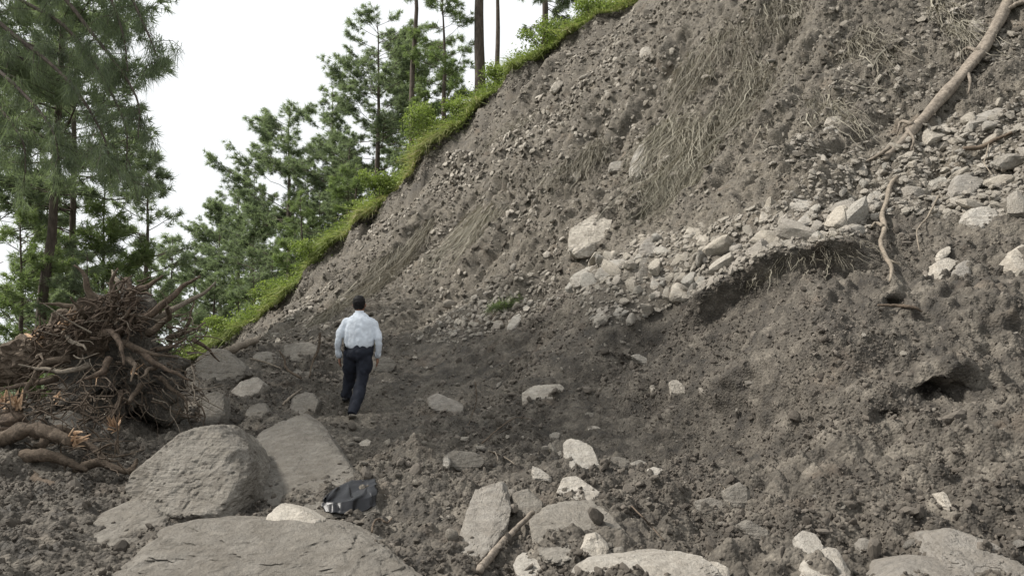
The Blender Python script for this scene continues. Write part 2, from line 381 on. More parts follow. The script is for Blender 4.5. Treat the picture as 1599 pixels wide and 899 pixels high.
track = np.exp(-(((gx + 2.0 - 0.10 * (gy - 11)) / 1.15) ** 2)) * (gy < 16)       # trodden strip the man walks on
amp = (1 - 0.55 * track)
disp = 0.16 * fbm(gp * 0.55, 3, 1) * (1 - 0.6 * track)
disp += amp * (1 - 0.45 * up) * 0.085 * fbm(gp * 1.9, 3, 5)
disp += up * (0.30 * fbm(q_st * np.array([0.75, 0.75, 0.75]), 3, 11) + 0.17 * (np.abs(fbm(q_st * 2.1, 3, 15)) - 0.35))
w1 = worley(gp * 2.6 + 0.4 * np.stack([fbm(gp * 2, 2, 60), fbm(gp * 2, 2, 61), fbm(gp * 2, 2, 62)], 1), 21)
w2 = worley(gp * 6.3, 22); w3 = worley(gp * 13.5, 23)
clump = sstep(-0.35, 0.5, fbm(gp * 0.9, 3, 70))
dome = lambda w, c: np.maximum(0, 1 - (w / c) ** 2) - 0.35
disp += amp * dome(w1, 0.66) * 0.105 * (1 - 0.35 * up) * (0.25 + 0.75 * clump)
disp += amp * dome(w2, 0.62) * 0.072 * (0.35 + 0.65 * clump) * (1 - 0.3 * up)
disp += dome(w3, 0.60) * 0.036 * (0.3 + 0.7 * near) * (1 - 0.4 * track)
disp += 0.03 * fbm(gp * 8, 3, 30)
disp += up * (0.10 * (0.3 - np.abs(fbm(q_st * 4.0, 3, 33))) + 0.05 * fbm(gp * 5.0, 4, 36, 0.62))
stp = gp[:, 2] * 1.15 + 0.35 * gp[:, 0] + 0.7 * fbm(gp * 0.6, 3, 44); stp = stp - np.floor(stp)
disp += up * 0.16 * (sstep(0.0, 0.75, stp) - sstep(0.75, 1.0, stp) - 0.4) * sstep(-0.3, 0.4, fbm(gp * 0.45, 2, 47))     # small slipped terraces
heap = np.exp(-(((gp - P(1000, 440, 12.4)) / np.array([1.6, 2.0, 1.5])) ** 2).sum(1)); disp *= 1 - 0.75 * heap
gp2 = gp + gn * disp[:, None]
# the undercut turf lip, the hollow below it, the dark cave in the bank and slump cracks
def push(px, py, D, rad, vec, squash=(1, 1, 1)):
    c = P(px, py, D); d = (gp - c) * np.array(squash)
    w = np.exp(-(d ** 2).sum(1) / rad ** 2); gp2[:] += w[:, None] * np.array(vec)
for px, py, D in [(1085,452,10.1),(1130,430,9.9),(1180,408,9.6),(1230,392,9.4),(1280,380,9.25),(1330,372,9.1)]:
    push(px, py, D, 0.33, (-0.10, -0.26, 0.05))
for px, py, D in [(1120,485,9.55),(1170,465,9.25),(1225,448,9.0),(1280,438,8.75),(1330,430,8.6)]:
    push(px, py, D, 0.30, (0.05, 0.15, -0.02))
for px, py, D, r in [(1490,628,6.55,.17),(1462,622,6.55,.13),(1395,658,6.55,.08),(1265,655,7.05,.07),(1262,690,6.9,.06),(1400,470,7.75,.07)]:
    push(px, py, D, r, (0.07, 0.30, -0.02), (0.8, 1, 1.25))
for px, py, D, r in [(1490,578,6.75,.2),(1440,580,6.7,.2),(1220,600,7.9,.25),(1160,590,8.4,.25),(1390,430,8.1,.2)]:
    push(px, py, D, r, (-0.06, -0.16, 0.03))
gz2 = gp2[:, 2]
def H(x, y):
    """height of the finished ground"""
    x = np.atleast_1d(np.asarray(x, float)); y = np.atleast_1d(np.asarray(y, float))
    s = y + Y0; i = np.clip(np.interp(s, _s, np.arange(NS)), 0, NS - 1.001); j = np.clip(np.interp(x / np.maximum(s, 0.5), _u, np.arange(NU)), 0, NU - 1.001)
    i0 = i.astype(int); j0 = j.astype(int); a = i - i0; b = j - j0; Z = gz2.reshape(NS, NU)
    return (Z[i0, j0] * (1 - a) + Z[i0 + 1, j0] * a) * (1 - b) + (Z[i0, j0 + 1] * (1 - a) + Z[i0 + 1, j0 + 1] * a) * b
def nrm(x, y, e=0.12):
    x = np.atleast_1d(np.asarray(x, float)); y = np.atleast_1d(np.asarray(y, float))
    n = np.stack([-(H(x + e, y) - H(x - e, y)) / (2 * e), -(H(x, y + e) - H(x, y - e)) / (2 * e), np.ones(len(x))], 1)
    return n / np.linalg.norm(n, axis=1)[:, None]
_DS = np.geomspace(3.2, 55, 1400)
def hit(px, py):
    """where the photo's pixel meets the ground"""
    x = (px - 799.5) / FPX * _DS; z = EYE + (HOR - py) / FPX * _DS
    k = np.argmax(z < H(x, _DS)); 
    if k == 0: k = len(_DS) - 1
    return np.array([x[k], _DS[k], H(x[k], _DS[k])[0]])
_i = np.arange(NS - 1)[:, None] * NU; _j = np.arange(NU - 1)[None, :]
gq = np.stack([_i + _j, _i + _j + 1, _i + NU + _j + 1, _i + NU + _j], -1).reshape(-1, 4)
terr = link('landslide_ground', mesh_np('landslide_ground', gp2, [gq], {'dry': gd}), M['soil'], kind='structure')
terr['label'] = 'bare dark landslide earth covering the track and the cut slope'

# valley floor far below, out to the horizon
vm, vnt, vb = material('valley_ground'); vb.inputs['Base Color'].default_value = (0.06, 0.085, 0.04, 1)
r_ = np.array([30, 60, 110, 190, 300.0]); a_ = np.linspace(0, 2 * math.pi, 49)[:-1]
vv = np.array([[r * math.cos(t) - 10, r * math.sin(t) + 20, -14 - 0.02 * r + 2 * math.sin(5 * t + r)] for r in r_ for t in a_] + [[-10, 20, -14]])
vq = [[i * 48 + j, i * 48 + (j + 1) % 48, (i + 1) * 48 + (j + 1) % 48, (i + 1) * 48 + j] for i in range(4) for j in range(48)]
link('valley_ground', mesh_np('valley_ground', vv, [vq, [[240, j, (j + 1) % 48] for j in range(48)]]), vm, kind='structure')

# ------------------------------------------------------------------ the grassy hillside above the scar's far edge
MARG = [(1120,-110,27.5),(1000,-4,28),(940,28,28.2),(890,62,28.5),(845,92,28.8),(800,125,29),(745,165,29.5),(690,222,29.8),(640,268,30),(600,310,30.3),(560,345,30.5),(505,400,30.8),(455,455,31),(420,487,31.3),(375,515,31.6),(320,548,32),(270,570,32.5),(200,600,33)]
mg = curve([P(*a) for a in MARG], 150)
mg[:, 2] += 0.30 * vnoise(mg * 0.7, 3) + 0.20 * vnoise(mg * 2.1, 4); mg[:, 1] += 0.5 * vnoise(mg * 0.8, 8)
AWAY = np.array([0.12, 1.0, 0.0])
off = np.concatenate([[(-1.7, -3.4), (-1.0, -1.15), (-0.35, -0.55), (-0.02, -0.26), (-0.06, -0.07)], [(0.0, 0.0)], [(t, min(0.42 * t, 0.9) - 0.05 * max(0, t - 2.2) if t < 9 else 0.56 - 0.07 * (t - 9)) for t in (0.3, 0.7, 1.1, 1.6, 2.3, 3.2, 4.5, 6, 8, 10, 13, 17, 22, 28)]])
hv = np.array([[m + AWAY * t + np.array([0, 0, dz]) for t, dz in off] for m in mg])
hn = fbm(hv.reshape(-1, 3) * 0.7, 3, 80).reshape(150, -1); hv[..., 2] += 0.22 * hn * np.clip(np.abs(off[:, 0]), 0.2, 2)
hv[:, :5, 1] += 0.45 * hn[:, :5]; hv[:, :4, 2] += 0.3 * fbm(hv[:, :4].reshape(-1, 3) * 2.3, 3, 81).reshape(150, 4)
no = len(off)
_i = np.arange(149)[:, None] * no; _j = np.arange(no - 1)[None, :]
hq = np.stack([_i + _j, _i + _j + 1, _i + no + _j + 1, _i + no + _j], -1).reshape(-1, 4)
hme = mesh_np('grassy_hillside', hv.reshape(-1, 3), [hq], {'dry': np.full(150 * no, 0.55)})
gm, gnt, gb = material('turf'); gg = coords(gnt)
gnt.links.new(ramp(gnt, noise(gnt, gg, 2.2, 6), [(0.3, (0.05, 0.06, 0.022)), (0.55, (0.10, 0.13, 0.04)), (0.75, (0.15, 0.17, 0.06))]), gb.inputs['Base Color'])
bump(gnt, gb, noise(gnt, gg, 14, 5), 1.0, 0.08)
hill = link('grassy_hillside', hme, [gm, M['soil']], kind='structure')
mi = np.zeros(len(hq), np.int32); mi.reshape(149, no - 1)[:, :4] = 1; hme.polygons.foreach_set('material_index', mi)
_pts = hv[:, 5:].reshape(-1, 3)
def hill_z(x, y):
    d = ((_pts[:, :2] - np.array([x, y])) ** 2).sum(1); k = np.argsort(d)[:4]; w = 1 / (d[k] + 0.02)
    return float((_pts[k, 2] * w).sum() / w.sum())
#TERRAIN_END

# ------------------------------------------------------------------ loose soil clods and pebbles (uncountable)
def in_poly(px, py, poly):
    poly = np.array(poly, float); c = np.zeros(len(px), bool); j = len(poly) - 1
    for i in range(len(poly)):
        xi, yi = poly[i]; xj, yj = poly[j]
        c ^= ((yi > py) != (yj > py)) & (px < (xj - xi) * (py - yi) / (yj - yi + 1e-9) + xi); j = i
    return c
def rot_random(n, r):
    q = r.normal(size=(n, 4)); q /= np.linalg.norm(q, axis=1)[:, None]; w, x, y, z = q.T
    return np.stack([np.stack([1 - 2 * (y * y + z * z), 2 * (x * y - z * w), 2 * (x * z + y * w)], 1), np.stack([2 * (x * y + z * w), 1 - 2 * (x * x + z * z), 2 * (y * z - x * w)], 1), np.stack([2 * (x * z - y * w), 2 * (y * z + x * w), 1 - 2 * (x * x + y * y)], 1)], 1)
def rot_lying(n, nv, r, tilt=0.5):
    """frames whose z follows the ground normal with some tilt"""
    z = nv + tilt * r.normal(size=(n, 3)) * 0.6; z /= np.linalg.norm(z, axis=1)[:, None]
    a = r.normal(size=(n, 3)); x = np.cross(a, z); x /= np.linalg.norm(x, axis=1)[:, None]; y = np.cross(z, x)
    return np.stack([x, y, z], 2)
def scatter_instances(name, variants, mat, pos, R, size, tint):
    """one object that strews many small pieces (geometry nodes: instances on points)"""
    colv = bpy.data.collections.new(name + '_pieces')
    for v, f in variants:
        me = mesh_np(name + '_piece', v, [f], None, False); me.materials.append(mat); o = bpy.data.objects.new(name + '_piece', me); colv.objects.link(o)
    n = len(pos); me = bpy.data.meshes.new(name); me.vertices.add(n); me.vertices.foreach_set('co', pos.astype(np.float32).ravel())
    sy = np.sqrt(R[:, 0, 0] ** 2 + R[:, 1, 0] ** 2) + 1e-9
    eul = np.stack([np.arctan2(R[:, 2, 1], R[:, 2, 2]), np.arctan2(-R[:, 2, 0], sy), np.arctan2(R[:, 1, 0], R[:, 0, 0])], 1)
    size = size[:, None] * np.ones(3) if size.ndim == 1 else size
    for k, v in (('rot', eul), ('siz', size)):
        at = me.attributes.new(k, 'FLOAT_VECTOR', 'POINT'); at.data.foreach_set('vector', v.astype(np.float32).ravel())
    at = me.attributes.new('tint', 'FLOAT', 'POINT'); at.data.foreach_set('value', tint.astype(np.float32))
    o = bpy.data.objects.new(name, me); COL.objects.link(o); o['kind'] = 'stuff'
    ng = bpy.data.node_groups.new(name + '_strew', 'GeometryNodeTree')
    ng.interface.new_socket('Geometry', in_out='INPUT', socket_type='NodeSocketGeometry'); ng.interface.new_socket('Geometry', in_out='OUTPUT', socket_type='NodeSocketGeometry')
    N = ng.nodes; Lk = ng.links; gi = N.new('NodeGroupInput'); go = N.new('NodeGroupOutput'); ip = N.new('GeometryNodeInstanceOnPoints'); ci = N.new('GeometryNodeCollectionInfo')
    ci.inputs['Collection'].default_value = colv; ci.inputs['Separate Children'].default_value = True; ci.inputs['Reset Children'].default_value = True
    ip.inputs['Pick Instance'].default_value = True
    def na(nm, ty): q = N.new('GeometryNodeInputNamedAttribute'); q.data_type = ty; q.inputs['Name'].default_value = nm; return q.outputs['Attribute']
    e2r = N.new('FunctionNodeEulerToRotation'); Lk.new(na('rot', 'FLOAT_VECTOR'), e2r.inputs[0])
    Lk.new(gi.outputs[0], ip.inputs['Points']); Lk.new(ci.outputs[0], ip.inputs['Instance']); Lk.new(e2r.outputs[0], ip.inputs['Rotation']); Lk.new(na('siz', 'FLOAT_VECTOR'), ip.inputs['Scale'])
    Lk.new(ip.outputs[0], go.inputs[0])
    m = o.modifiers.new('strew', 'NODES'); m.node_group = ng
    return o
BAND = [(885,440),(955,400),(1000,366),(1100,350),(1190,322),(1290,262),(1390,235),(1440,192),(1640,140),(1640,330),(1500,345),(1400,335),(1340,368),(1200,398),(1095,458),(1000,500),(930,512),(895,455)]
TALUS = [(630,530),(690,490),(740,465),(870,438),(905,470),(850,485),(790,512),(700,540)]
UPPER = [(330,545),(455,465),(560,350),(640,275),(745,172),(890,70),(1000,5),(1640,-60),(1640,140),(1440,192),(1290,262),(1100,350),(1000,366),(870,438),(740,465),(640,525),(560,540),(440,535)]
CLODV = []
for k in range(8):
    CLODV.append(random_rock(2, 800 + k, flat=0.5, rough=0.15, nplanes=9))
PEBV = [random_rock(1, 300 + k, flat=0.42, rough=0.1, nplanes=9) for k in range(10)]
def scatter_uv(n, s0, s1, u0, u1, r):
    s = np.exp(r.uniform(math.log(s0), math.log(s1), n)); u = r.uniform(u0, u1, n)
    x = s * u; y = s - Y0; z = H(x, y); return x, y, z
_G = gp2.reshape(NS, NU, 3); _du = _G[:-1, 1:] - _G[:-1, :-1]; _dv = _G[1:, :-1] - _G[:-1, :-1]; _area = np.linalg.norm(np.cross(_du, _dv), axis=2)
def scatter_area(n, s0, s1, u0, u1, r):
    """points spread over the ground by its true area (steep faces too), thinning with distance"""
    w = _area / _s[:-1, None] ** 2 * ((_s[:-1] > s0) & (_s[:-1] < s1))[:, None] * ((_u[:-1] > u0) & (_u[:-1] < u1))[None, :]
    c = np.cumsum(w.ravel()); k = np.searchsorted(c, r.random(n) * c[-1]); i, j = np.unravel_index(np.minimum(k, w.size - 1), w.shape)
    p = _G[i, j] + _du[i, j] * r.random(n)[:, None] + _dv[i, j] * r.random(n)[:, None]; return p[:, 0], p[:, 1], p[:, 2]
r = np.random.default_rng(11)
x, y, z = scatter_area(200000, 5.6, 20, -0.55, 0.62, r)
d = dryness(x, y); px, py = to_px(x, y, z)
cl = fbm(np.stack([x, y, z], 1) * 1.3, 3, 90)
tr = np.exp(-(((x + 2.0 - 0.10 * (y - 11)) / 1.1) ** 2))
keep = (r.random(len(x)) < np.clip(0.5 + 0.8 * cl, 0.08, 1) * (1 - 0.8 * tr)) & (d < 0.75) & ~in_poly(px, py, BAND) & ~in_poly(px, py, UPPER)
x, y, z, d = x[keep], y[keep], z[keep], d[keep]; n = len(x)
sz = np.maximum(0.009, 0.00115 * y) * np.exp(r.normal(0.0, 0.62, n)); sz = np.minimum(sz, 0.10)
pos = np.stack([x, y, z + 0.4 * sz], 1)
scatter_instances('soil_clods', CLODV, M['clod'], pos, rot_random(n, r), sz, np.clip(0.22 + 0.5 * r.random(n) ** 1.3 + 0.45 * d, 0, 1))

r = np.random.default_rng(12)
# pebbles over the upper face, thick in the stone band and the talus, thin on the lower earth
x, y, z = scatter_area(230000, 7.5, 33, -0.5, 0.62, r); px, py = to_px(x, y, z)
band = in_poly(px, py, BAND); tal = in_poly(px, py, TALUS); upp = in_poly(px, py, UPPER)
cl = fbm(np.stack([x, y, z], 1) * np.array([0.9, 0.9, 0.9]), 3, 91)
pr = np.where(band, 0.5, np.where(tal, 0.6, np.where(upp, np.clip(0.55 + 0.6 * cl, 0.32, 0.98), np.clip(0.03 + 0.12 * cl, 0.0, 0.1))))
keep = r.random(len(x)) < pr
x, y, z, band, tal, upp = (q[keep] for q in (x, y, z, band, tal, upp)); n = len(x)
sz = np.maximum(0.012, 0.00145 * y) * np.exp(r.normal(0.0, 0.62, n)); sz[band] = (0.032 * np.exp(r.normal(0, 0.5, n)))[band]; sz[~(band | tal | upp)] *= 0.8
lf_ = fbm(np.stack([x, y, z], 1) * 0.45, 2, 95); sz = np.where(band, sz, sz * np.exp(0.55 * lf_)); sz = np.minimum(sz, 0.13)
nv = nrm(x, y)
pos = np.stack([x, y, z], 1) + nv * (0.25 * sz)[:, None]
tint = np.where(band | tal, 0.65 + 0.35 * r.random(n), np.where(upp, np.clip((0.85 + 0.5 * lf_) * r.random(n) ** 1.2, 0, 1), r.random(n) ** 1.2))
a_ = r.integers(0, 149, 7000); b_ = r.uniform(0.9, 4.2, 7000); b0 = b_.astype(int); f_ = (b_ - b0)[:, None]; e_ = r.random(7000)[:, None]
sp = (hv[a_, b0] * (1 - f_) + hv[a_, b0 + 1] * f_) * (1 - e_) + (hv[a_ + 1, b0] * (1 - f_) + hv[a_ + 1, b0 + 1] * f_) * e_       # stones and crumbs in the torn edge
pos = np.concatenate([pos, sp]); nv = np.concatenate([nv, np.tile([-0.3, -0.8, 0.5], (7000, 1))]); sz = np.concatenate([sz, 0.04 * np.exp(r.normal(0, 0.5, 7000))]); tint = np.concatenate([tint, 0.6 * r.random(7000) ** 1.5]); n = len(pos)
scatter_instances('loose_pebbles', PEBV, M['pebble'], pos, rot_lying(n, nv, r, 0.6), sz, tint)
print('clods/pebbles done')

# ------------------------------------------------------------------ boulders and slabs that can be told apart
def hero(name, label, cat, outline, mat, slant=0.3, thick=0.5, sub=4, rough=0.10, soft=16, strata=0.0, seed=1, sink=0.12, ridge=(), group=None, D=None, lift=0.0):
    """outline: the corners the photo shows (pixels); the foot stands on the ground, the top leans back by slant metres"""
    o = np.array(outline, float); lo = o[o[:, 1].argmax()]; hi = o[:, 1].min()
    h0 = hit(np.clip(o[:, 0].mean(), -150, 1750), lo[1]); D0 = (D or h0[1]) - lift
    span = max(1.0, lo[1] - hi)
    pts = [P(a, b, D0 + slant * (lo[1] - b) / span) for a, b in o] + [P(a, b, D0 + dd) for a, b, dd in ridge]
    pts = np.array(pts); back = pts[:len(o)].copy(); c = back.mean(0)
    back = c + (back - c) * 0.82; back[:, 1] += thick; back[:, 2] -= thick * 0.25
    low = pts[:len(o)][o[:, 1] > lo[1] - 0.35 * span].copy(); low[:, 2] -= sink; low[:, 1] += 0.05
    allp = np.concatenate([pts, back, low]); c = (allp.max(0) + allp.min(0)) / 2; e = (allp.max(0) - allp.min(0)) / 2
    N, Hh = hull_planes((allp - c) / e)
    rr = np.random.default_rng(seed); xn = rr.normal(size=(16, 3)); xn /= np.linalg.norm(xn, axis=1)[:, None]     # chipped corners
    xh = (((allp - c) / e) @ xn.T).max(0) * rr.uniform(0.80, 0.98, 16)
    v, F = rock_verts(np.concatenate([N, xn]), np.concatenate([Hh, xh]), sub, rough, seed, soft * 5, strata)
    v = v * e * 1.06
    base = np.array([c[0], c[1], c[2] - e[2]]); v[:, 2] += e[2]
    me = mesh_np(name, v, [F], None, False)
    ob = link(name, me, M[mat], loc=base, label=label, category=cat)
    if group: ob['group'] = group
    return ob
B = 'boulder'
hero('boulder', 'big rounded pale brown boulder standing against the flat mud-caked slab', B, [(200,775),(212,718),(250,690),(308,661),(345,656),(372,684),(386,722),(389,790),(340,808),(240,812),(196,806)], 'brown', 0.55, 0.9, 6, 0.09, 20, seed=3, ridge=[(360,800,-.12),(300,800,-.1)])
hero('flat_slab', 'broad flat mud-caked slab in the trodden track behind the black plastic', 'slab', [(393,684),(432,655),(470,640),(502,662),(522,692),(548,742),(592,798),(480,806),(420,803),(394,785)], 'brown', 2.6, 0.5, 6, 0.14, 20, seed=5)
hero('boulder', 'largest brown boulder filling the lower left foreground beneath the pale pyramid stone', B, [(120,960),(165,890),(240,818),(330,807),(430,808),(520,818),(585,852),(648,905),(690,960)], 'brown', 1.1, 0.9, 6, 0.16, 18, seed=8, D=3.75)
hero('pointed_stone', 'pale pyramid-shaped stone perched on the largest foreground boulder', 'stone', [(410,816),(425,797),(442,785),(470,795),(500,812),(486,820)], 'pale', 0.25, 0.3, 4, 0.05, 24, seed=11, D=4.75)
hero('tilted_slab', 'grey-green slab tilted upright in the mud right of the black plastic', 'slab', [(745,757),(790,749),(803,802),(788,832),(752,880),(716,876),(712,850),(736,800)], 'grey', 1.2, 0.3, 6, 0.12, 26, seed=13)
hero('stone', 'small brown stone wedged between the tilted slab and the dusty wedge boulder', 'stone', [(800,768),(825,762),(848,785),(845,803),(806,806)], 'brown', 0.25, 0.3, 4, 0.08, 22, seed=17)
hero('wedge_boulder', 'dusty grey wedge-shaped boulder behind the round pale stone', B, [(829,812),(858,784),(925,779),(986,838),(975,852),(905,866),(870,876),(846,866)], 'brown', 0.9, 0.45, 6, 0.14, 20, seed=19)
hero('stone', 'brown stone with a pale broken rim above the dusty wedge boulder', 'stone', [(866,778),(880,746),(902,742),(938,770),(926,783)], 'pale_dusty', 0.3, 0.35, 4, 0.14, 18, seed=23)
hero('round_stone', 'round pale grey stone leaning on the dusty wedge boulder', 'stone', [(906,852),(914,836),(934,831),(951,848),(948,862),(930,872),(911,868)], 'pale_dusty', 0.12, 0.25, 4, 0.10, 10, seed=29)
hero('stone', 'white angular stone beside the thick stick at the bottom edge', 'stone', [(803,882),(811,863),(846,866),(869,888),(860,908),(815,908)], 'pale', 0.3, 0.3, 4, 0.08, 24, seed=31)
hero('long_boulder', 'long cream boulder at the bottom edge with a darker right face', B, [(898,890),(922,874),(1000,866),(1062,860),(1092,868),(1120,892),(1128,925),(898,925)], 'pale', 0.45, 0.5, 6, 0.13, 22, strata=0.02, seed=37)
hero('stone', 'small brown block standing on the long cream boulder', 'stone', [(955,874),(959,856),(975,853),(978,872),(965,878)], 'brown', 0.06, 0.1, 3, 0.06, 20, seed=41)
hero('stone', 'small pale stone at the right end of the long cream boulder', 'stone', [(1108,892),(1120,878),(1137,886),(1142,908),(1112,910)], 'pale_dusty', 0.15, 0.2, 4, 0.08, 20, seed=42)
hero('block', 'upright block with a white chipped face half buried in the middle of the mud', 'stone', [(880,690),(891,682),(930,698),(936,722),(906,729),(883,722)], 'pale_dusty', 0.5, 0.35, 4, 0.10, 22, seed=43)
hero('shard', 'thin pale shard sticking up above the small wedged stone', 'stone', [(830,727),(838,728),(862,745),(855,752),(832,744)], 'pale', 0.12, 0.1, 3, 0.05, 30, seed=47)
hero('flat_stone', 'dark oblong stone lying on the track right of the walking man', 'stone', [(667,620),(682,613),(722,630),(723,642),(702,647),(669,634)], 'grey', 0.3, 0.3, 4, 0.06, 24, seed=53)
hero('flat_stone', 'pale oblong stone lying alone on the dark mud below the slope', 'stone', [(815,614),(834,601),(874,598),(881,606),(862,624),(846,629),(818,628)], 'pale_dusty', 0.3, 0.35, 4, 0.10, 20, seed=59)
hero('boulder', 'angular boulder in the lower right corner, pale face and dark shoulder', B, [(1466,834),(1485,823),(1540,840),(1602,878),(1625,925),(1500,925),(1474,880)], 'grey', 0.6, 0.5, 6, 0.13, 26, seed=61)
hero('boulder', 'flat-topped grey stone at the bottom edge touching the lower right corner boulder', B, [(1404,884),(1440,868),(1500,876),(1520,925),(1396,925)], 'grey', 0.4, 0.4, 4, 0.06, 26, seed=67)
hero('boulder', 'brown block with a pale left edge at the bottom edge under the tipped slab', B, [(1254,880),(1276,858),(1308,855),(1331,880),(1326,920),(1258,920)], 'pale_dusty', 0.35, 0.35, 4, 0.10, 22, seed=71)
hero('slab', 'small tipped slab with a pale rim behind the brown bottom-edge block', 'slab', [(1238,842),(1257,826),(1274,831),(1287,856),(1266,868)], 'pale_dusty', 0.3, 0.1, 4, 0.06, 26, seed=73)
hero('stone', 'small grey block in the lower right mud between two larger boulders', 'stone', [(1342,850),(1350,840),(1362,842),(1365,858),(1345,860)], 'grey', 0.1, 0.12, 3, 0.08, 20, seed=74)
for k, (ol, lb, mt) in enumerate([
    ([(1015,602),(1023,597),(1033,601),(1031,611),(1018,612)], 'round pale stone, leftmost of the little row on the mid slope', 'pale'),
    ([(1046,594),(1058,592),(1070,603),(1068,617),(1050,618)], 'striped pale stone, tallest of the little row on the mid slope', 'pale'),
    ([(1071,609),(1080,604),(1088,613),(1076,619)], 'small white stone touching the striped pale stone', 'pale'),
    ([(1092,604),(1116,600),(1119,610),(1096,613)], 'flat buff stone, rightmost of the little row on the mid slope', 'pale_dusty'),
    ([(985,555),(995,551),(1020,564),(1020,570),(1008,568)], 'finger-shaped pale stone lying aslant on dark mud above the little row', 'pale_dusty'),
    ([(970,643),(980,640),(987,645),(978,649),(968,648)], 'tiny white chip on dark mud below the little row', 'pale'),
    ([(918,666),(928,664),(940,668),(936,674),(920,673)], 'small grey flake above the half-buried upright block', 'pale_dusty'),
    ([(858,678),(868,673),(876,676),(872,684),(860,684)], 'small buff stone left above the half-buried upright block', 'pale_dusty'),
    ([(985,722),(1000,717),(1012,722),(1010,732),(990,732)], 'low grey stone right of the half-buried upright block', 'grey'),
    ([(1012,732),(1022,728),(1036,732),(1026,742),(1014,741)], 'small white-tipped stone right of the low grey stone', 'pale'),
    ([(940,716),(968,712),(984,718),(980,730),(948,730)], 'flat muddy slab end beside the half-buried upright block', 'brown'),
    ([(690,712),(708,702),(745,706),(760,722),(735,735),(700,733)], 'muddy flat rock under the pale twigs in the middle of the track', 'brown'),
    ([(692,716),(699,710),(704,722),(697,734),(691,728)], 'small tan stone at the left end of the muddy flat rock', 'pale_dusty'),
    ([(1085,782),(1110,776),(1135,784),(1130,800),(1095,800)], 'muddy round-backed rock in the lower right mud', 'brown'),
    ([(1130,766),(1155,752),(1175,768),(1165,790),(1140,792)], 'mud-coated lump beside the round-backed rock', 'brown'),
    ([(1150,820),(1165,808),(1200,828),(1215,842),(1185,845)], 'wedge of grey rock poking from the lower right mud', 'brown'),
    ([(1470,770),(1478,766),(1488,790),(1482,800),(1473,790)], 'thin upright sliver of pale stone in the right-hand mud', 'pale'),
    ([(577,572),(588,560),(606,556),(620,568),(616,578),(590,581)], 'muddy lump of rock on the track by the walking man', 'brown'),
    ([(560,690),(572,684),(582,690),(574,698),(562,697)], 'small pale stone on the track below the walking man', 'pale_dusty'),
]):
    hero('stone', lb, 'stone', ol, mt, 0.12, 0.16, 3, 0.10, 20, seed=100 + k, sink=0.05)
